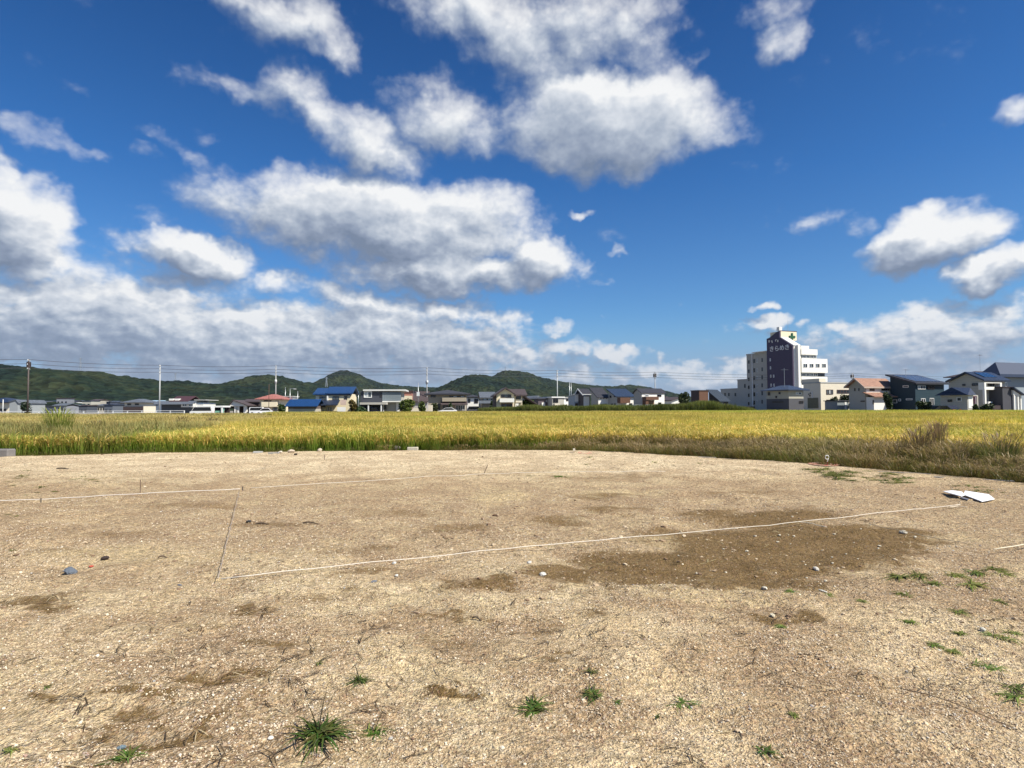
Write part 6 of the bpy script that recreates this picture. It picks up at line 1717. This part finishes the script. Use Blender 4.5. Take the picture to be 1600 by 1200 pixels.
crab(562, 1070, 52, 'medium green grass tuft above the largest tuft', 34, .3, seedh=2)
crab(498, 1044, 24, 'small faint grass tuft above and left of the medium tuft', 12, .3, yel=.25)
crab(835, 1103, 78, 'sprawling green weed at bottom centre', 44, .28)
crab(925, 1084, 50, 'dense green weed right of the sprawling bottom centre one', 40, .32)
crab(923, 1056, 34, 'thin light weed above the dense bottom centre weed', 14, .3, yel=.2)
crab(963, 1098, 24, 'small weed at the right of the dense bottom centre weed', 10, .3)
crab(1072, 1097, 50, 'flat green runner weed right of bottom centre', 24, .2)
crab(1027, 1115, 13, 'single dark leafed sprout right of bottom centre', 9, .8, c=.7)
crab(1195, 1168, 44, 'grass tuft at the bottom right of centre', 22, .25)
crab(192, 1186, 66, 'green tuft at the bottom left edge', 40, .35)
crab(72, 1083, 22, 'tiny grass tuft at the lower left', 10, .25, yel=.3)
crab(15, 1178, 40, 'olive grass tuft in the bottom left corner', 16, .25, yel=.4)
crab(876, 747, 34, 'bright green grass tuft on the back string', 46, .25)
crab(825, 745, 24, 'thin grass left of the bright tuft on the back string', 12, .2, yel=.3)
GR = 'small weeds scattered over the right of the lot'
for x, y, wd in ((1400, 897, 50), (1430, 895, 40), (1463, 908, 42), (1495, 897, 44), (1525, 893, 44), (1520, 912, 56), (1560, 890, 40), (1575, 897, 36), (1410, 925, 34), (1500, 955, 34), (1418, 970, 26), (1460, 1002, 30), (1487, 1009, 24), (1500, 985, 24),
                 (1560, 992, 40), (1590, 985, 30), (1545, 1036, 44), (1585, 1080, 50), (1580, 1070, 36), (1240, 1112, 18), (1295, 925, 20), (1345, 935, 18), (1560, 940, 24), (1236, 920, 26), (1222, 975, 20)):
    crab(x, y, wd * 1.25, 'small olive green weed scattered over the right of the lot', 30, .22, group=GR, yel=rs.uniform(.1, .45))
GB = 'low weed patches at the back right of the lot'
for k in range(38):
    x = rs.uniform(1255, 1440); y = 734 + (x - 1255) * .07 + rs.uniform(-5, 13)
    crab(x, y, rs.uniform(24, 46), 'low weed in the green patch before the red sprayed ring', 24, .22, group=GB, yel=rs.uniform(.1, .6))
for k in range(16):
    x = rs.uniform(1480, 1570); y = 765 + rs.uniform(-4, 6)
    crab(x, y, rs.uniform(16, 30), 'low weed in the green patch behind the white sheets', 14, .22, group='low weeds behind the white sheets', yel=rs.uniform(.1, .5))
for k in range(26):
    x, y = rs.choice([(10, 748), (45, 740), (40, 757), (75, 770), (20, 772), (130, 748), (10, 808), (40, 858), (150, 757), (60, 735)])
    crab(x + rs.uniform(-25, 25), y + rs.uniform(-4, 4), rs.uniform(14, 30), 'low olive weed at the far left of the lot', 14, .2, group='low weeds at the left of the lot', yel=rs.uniform(.2, .7), c=.8)
for x, y in ((920, 718), (1020, 722), (1090, 724), (915, 726), (1180, 735)):
    crab(x, y, 24, 'faint low weed along the back middle edge of the lot', 12, .2, group='faint weeds at the back of the lot', yel=.5)

# ------------------------------------------------------------------ gravel and crumbs: loose stuff over the lot
def pebble(seed, flat):
    r = random.Random(seed); bm = bmesh.new(); bmesh.ops.create_icosphere(bm, subdivisions=1, radius=1)
    ax = (r.uniform(.8, 1.1), r.uniform(.55, .9), flat)
    for v in bm.verts:
        v.co = Vector((v.co.x * ax[0], v.co.y * ax[1], v.co.z * ax[2])) * r.uniform(.78, 1.15)
    me_ = bpy.data.meshes.new('gravel_grain'); bm.to_mesh(me_); bm.free(); me_.materials.append(M_PEB); return me_
m_, nb, p = bsdf('gravel_grain')
rnd = nb.new('ShaderNodeObjectInfo').outputs['Random']
pc = nb.ramp(rnd, [(0, (.18, .11, .075)), (.12, (.30, .20, .13)), (.14, (.46, .36, .24)), (.5, (.56, .45, .31)), (.7, (.62, .52, .38)), (.88, (.70, .62, .48)), (.9, (.38, .24, .18)), (.96, (.30, .29, .28)), (1, (.74, .69, .58))])
nb.put(p.inputs['Base Color'], pc); p.inputs['Roughness'].default_value = .9; p.inputs['Specular IOR Level'].default_value = .2
M_PEB = m_
R3 = np.random.RandomState(11)
n0 = 210000
u = R3.rand(n0); yv = 1.9 * (11.0 / 1.9) ** (u ** .9)
xv = (R3.rand(n0) * 2 - 1) * (yv * .93 + .6)
k = (edge_dist(xv, yv) > .3) & ((yv < edge_y(xv)) & (xv < EXY[:, 0].max()))
dens_ = fbm(xv * 1.3, yv * 1.3, 71, 3)
k &= R3.rand(n0) < np.clip((dens_ - .28) * 2.6, .12, 1)
# the damp dark patches carry fewer loose grains
dm = np.zeros(n0)
for (x, y, rx, ry, wt) in DARK:
    c = gnd(x, y); wx = rx * c.y / F; wy = abs(gnd(x, y - ry).y - gnd(x, y + ry).y) / 2; sk = c.x / c.y
    uu = (xv - c.x - sk * (yv - c.y)) / wx; vv = (yv - c.y) / wy
    dm = np.maximum(dm, wt * (1 - uu * uu - vv * vv))
k &= (R3.rand(n0) > np.clip(dm * 1.8, 0, .975))
xv, yv = xv[k], yv[k]; n = len(xv)
sz = np.clip(R3.lognormal(-5.75, .42, n), .0014, .011) * (1 + yv * .05)
scatter('gravel', np.stack([xv, yv, lot_h(xv, yv) + sz * .15], 1), np.stack([R3.uniform(-.5, .5, n), R3.uniform(-.5, .5, n), R3.uniform(0, 6.28, n)], 1), np.stack([sz, sz, sz], 1), R3.randint(0, 3, n), [pebble(1, .6), pebble(2, .45), pebble(3, .75)])
# clods over the whole lot, throwing the small dark shadows of the middle distance
n0 = 15000
yv = 2.2 * (20 / 2.2) ** R3.rand(n0); xv = (R3.rand(n0) * 2 - 1) * (yv * .93 + .6)
k = (edge_dist(xv, yv) > .4) & ((yv < edge_y(xv)) & (xv < EXY[:, 0].max())) & (R3.rand(n0) < np.clip((fbm(xv * .9, yv * .9, 171, 3) - .38) * 4, .1, 1))
xv, yv = xv[k], yv[k]; n = len(xv)
m2_, nb, p = bsdf('earth_clod')
rnd = nb.new('ShaderNodeObjectInfo').outputs['Random']
nb.put(p.inputs['Base Color'], nb.ramp(rnd, [(0, (.16, .10, .06)), (.35, (.28, .19, .12)), (.6, (.42, .32, .21)), (1, (.52, .42, .29))])); p.inputs['Roughness'].default_value = 1
sv = M_PEB; M_PEB = m2_
sz = np.clip(R3.lognormal(-4.5, .5, n), .005, .045) * np.clip(yv / 7, .35, 1)
scatter('earth_clods', np.stack([xv, yv, lot_h(xv, yv) + sz * .1], 1), np.stack([R3.uniform(-.3, .3, n), R3.uniform(-.3, .3, n), R3.uniform(0, 6.28, n)], 1), np.stack([sz, sz, sz * .8], 1), R3.randint(0, 3, n), [pebble(4, .5), pebble(5, .4), pebble(6, .6)])

# dry straw and bits of stalk lying about
def straw(seed, c0, c1):
    B = Blades(seed); r = B.r
    for k in range(3):
        B.blade((r.uniform(-.03, .03), r.uniform(-.03, .03), .002), r.uniform(0, 6.28), .012, .07, .02, .0035, c0, c1, seg=3, pw=2.0)
    return B.mesh('straw')
n0 = 2800
yv = 2.0 * (20 / 2.0) ** R3.rand(n0); xv = (R3.rand(n0) * 2 - 1) * (yv * .93 + .6)
k = (edge_dist(xv, yv) > .2) & ((yv < edge_y(xv)) & (xv < EXY[:, 0].max())) & (R3.rand(n0) < np.clip((fbm(xv * .7, yv * .7, 271, 3) - .40) * 5, .05, 1))
xv, yv = xv[k], yv[k]; n = len(xv); sz = R3.uniform(.5, 1.6, n) * (1 + yv * .03)
scatter('straw', np.stack([xv, yv, lot_h(xv, yv) + .004], 1), np.stack([np.zeros(n), np.zeros(n), R3.uniform(0, 6.28, n)], 1), np.stack([sz, sz, sz], 1), R3.randint(0, 3, n), [straw(1, (.10, .07, .045), (.14, .10, .06)), straw(2, (.55, .45, .28), (.60, .5, .33)), straw(3, (.07, .05, .035), (.10, .075, .05))])
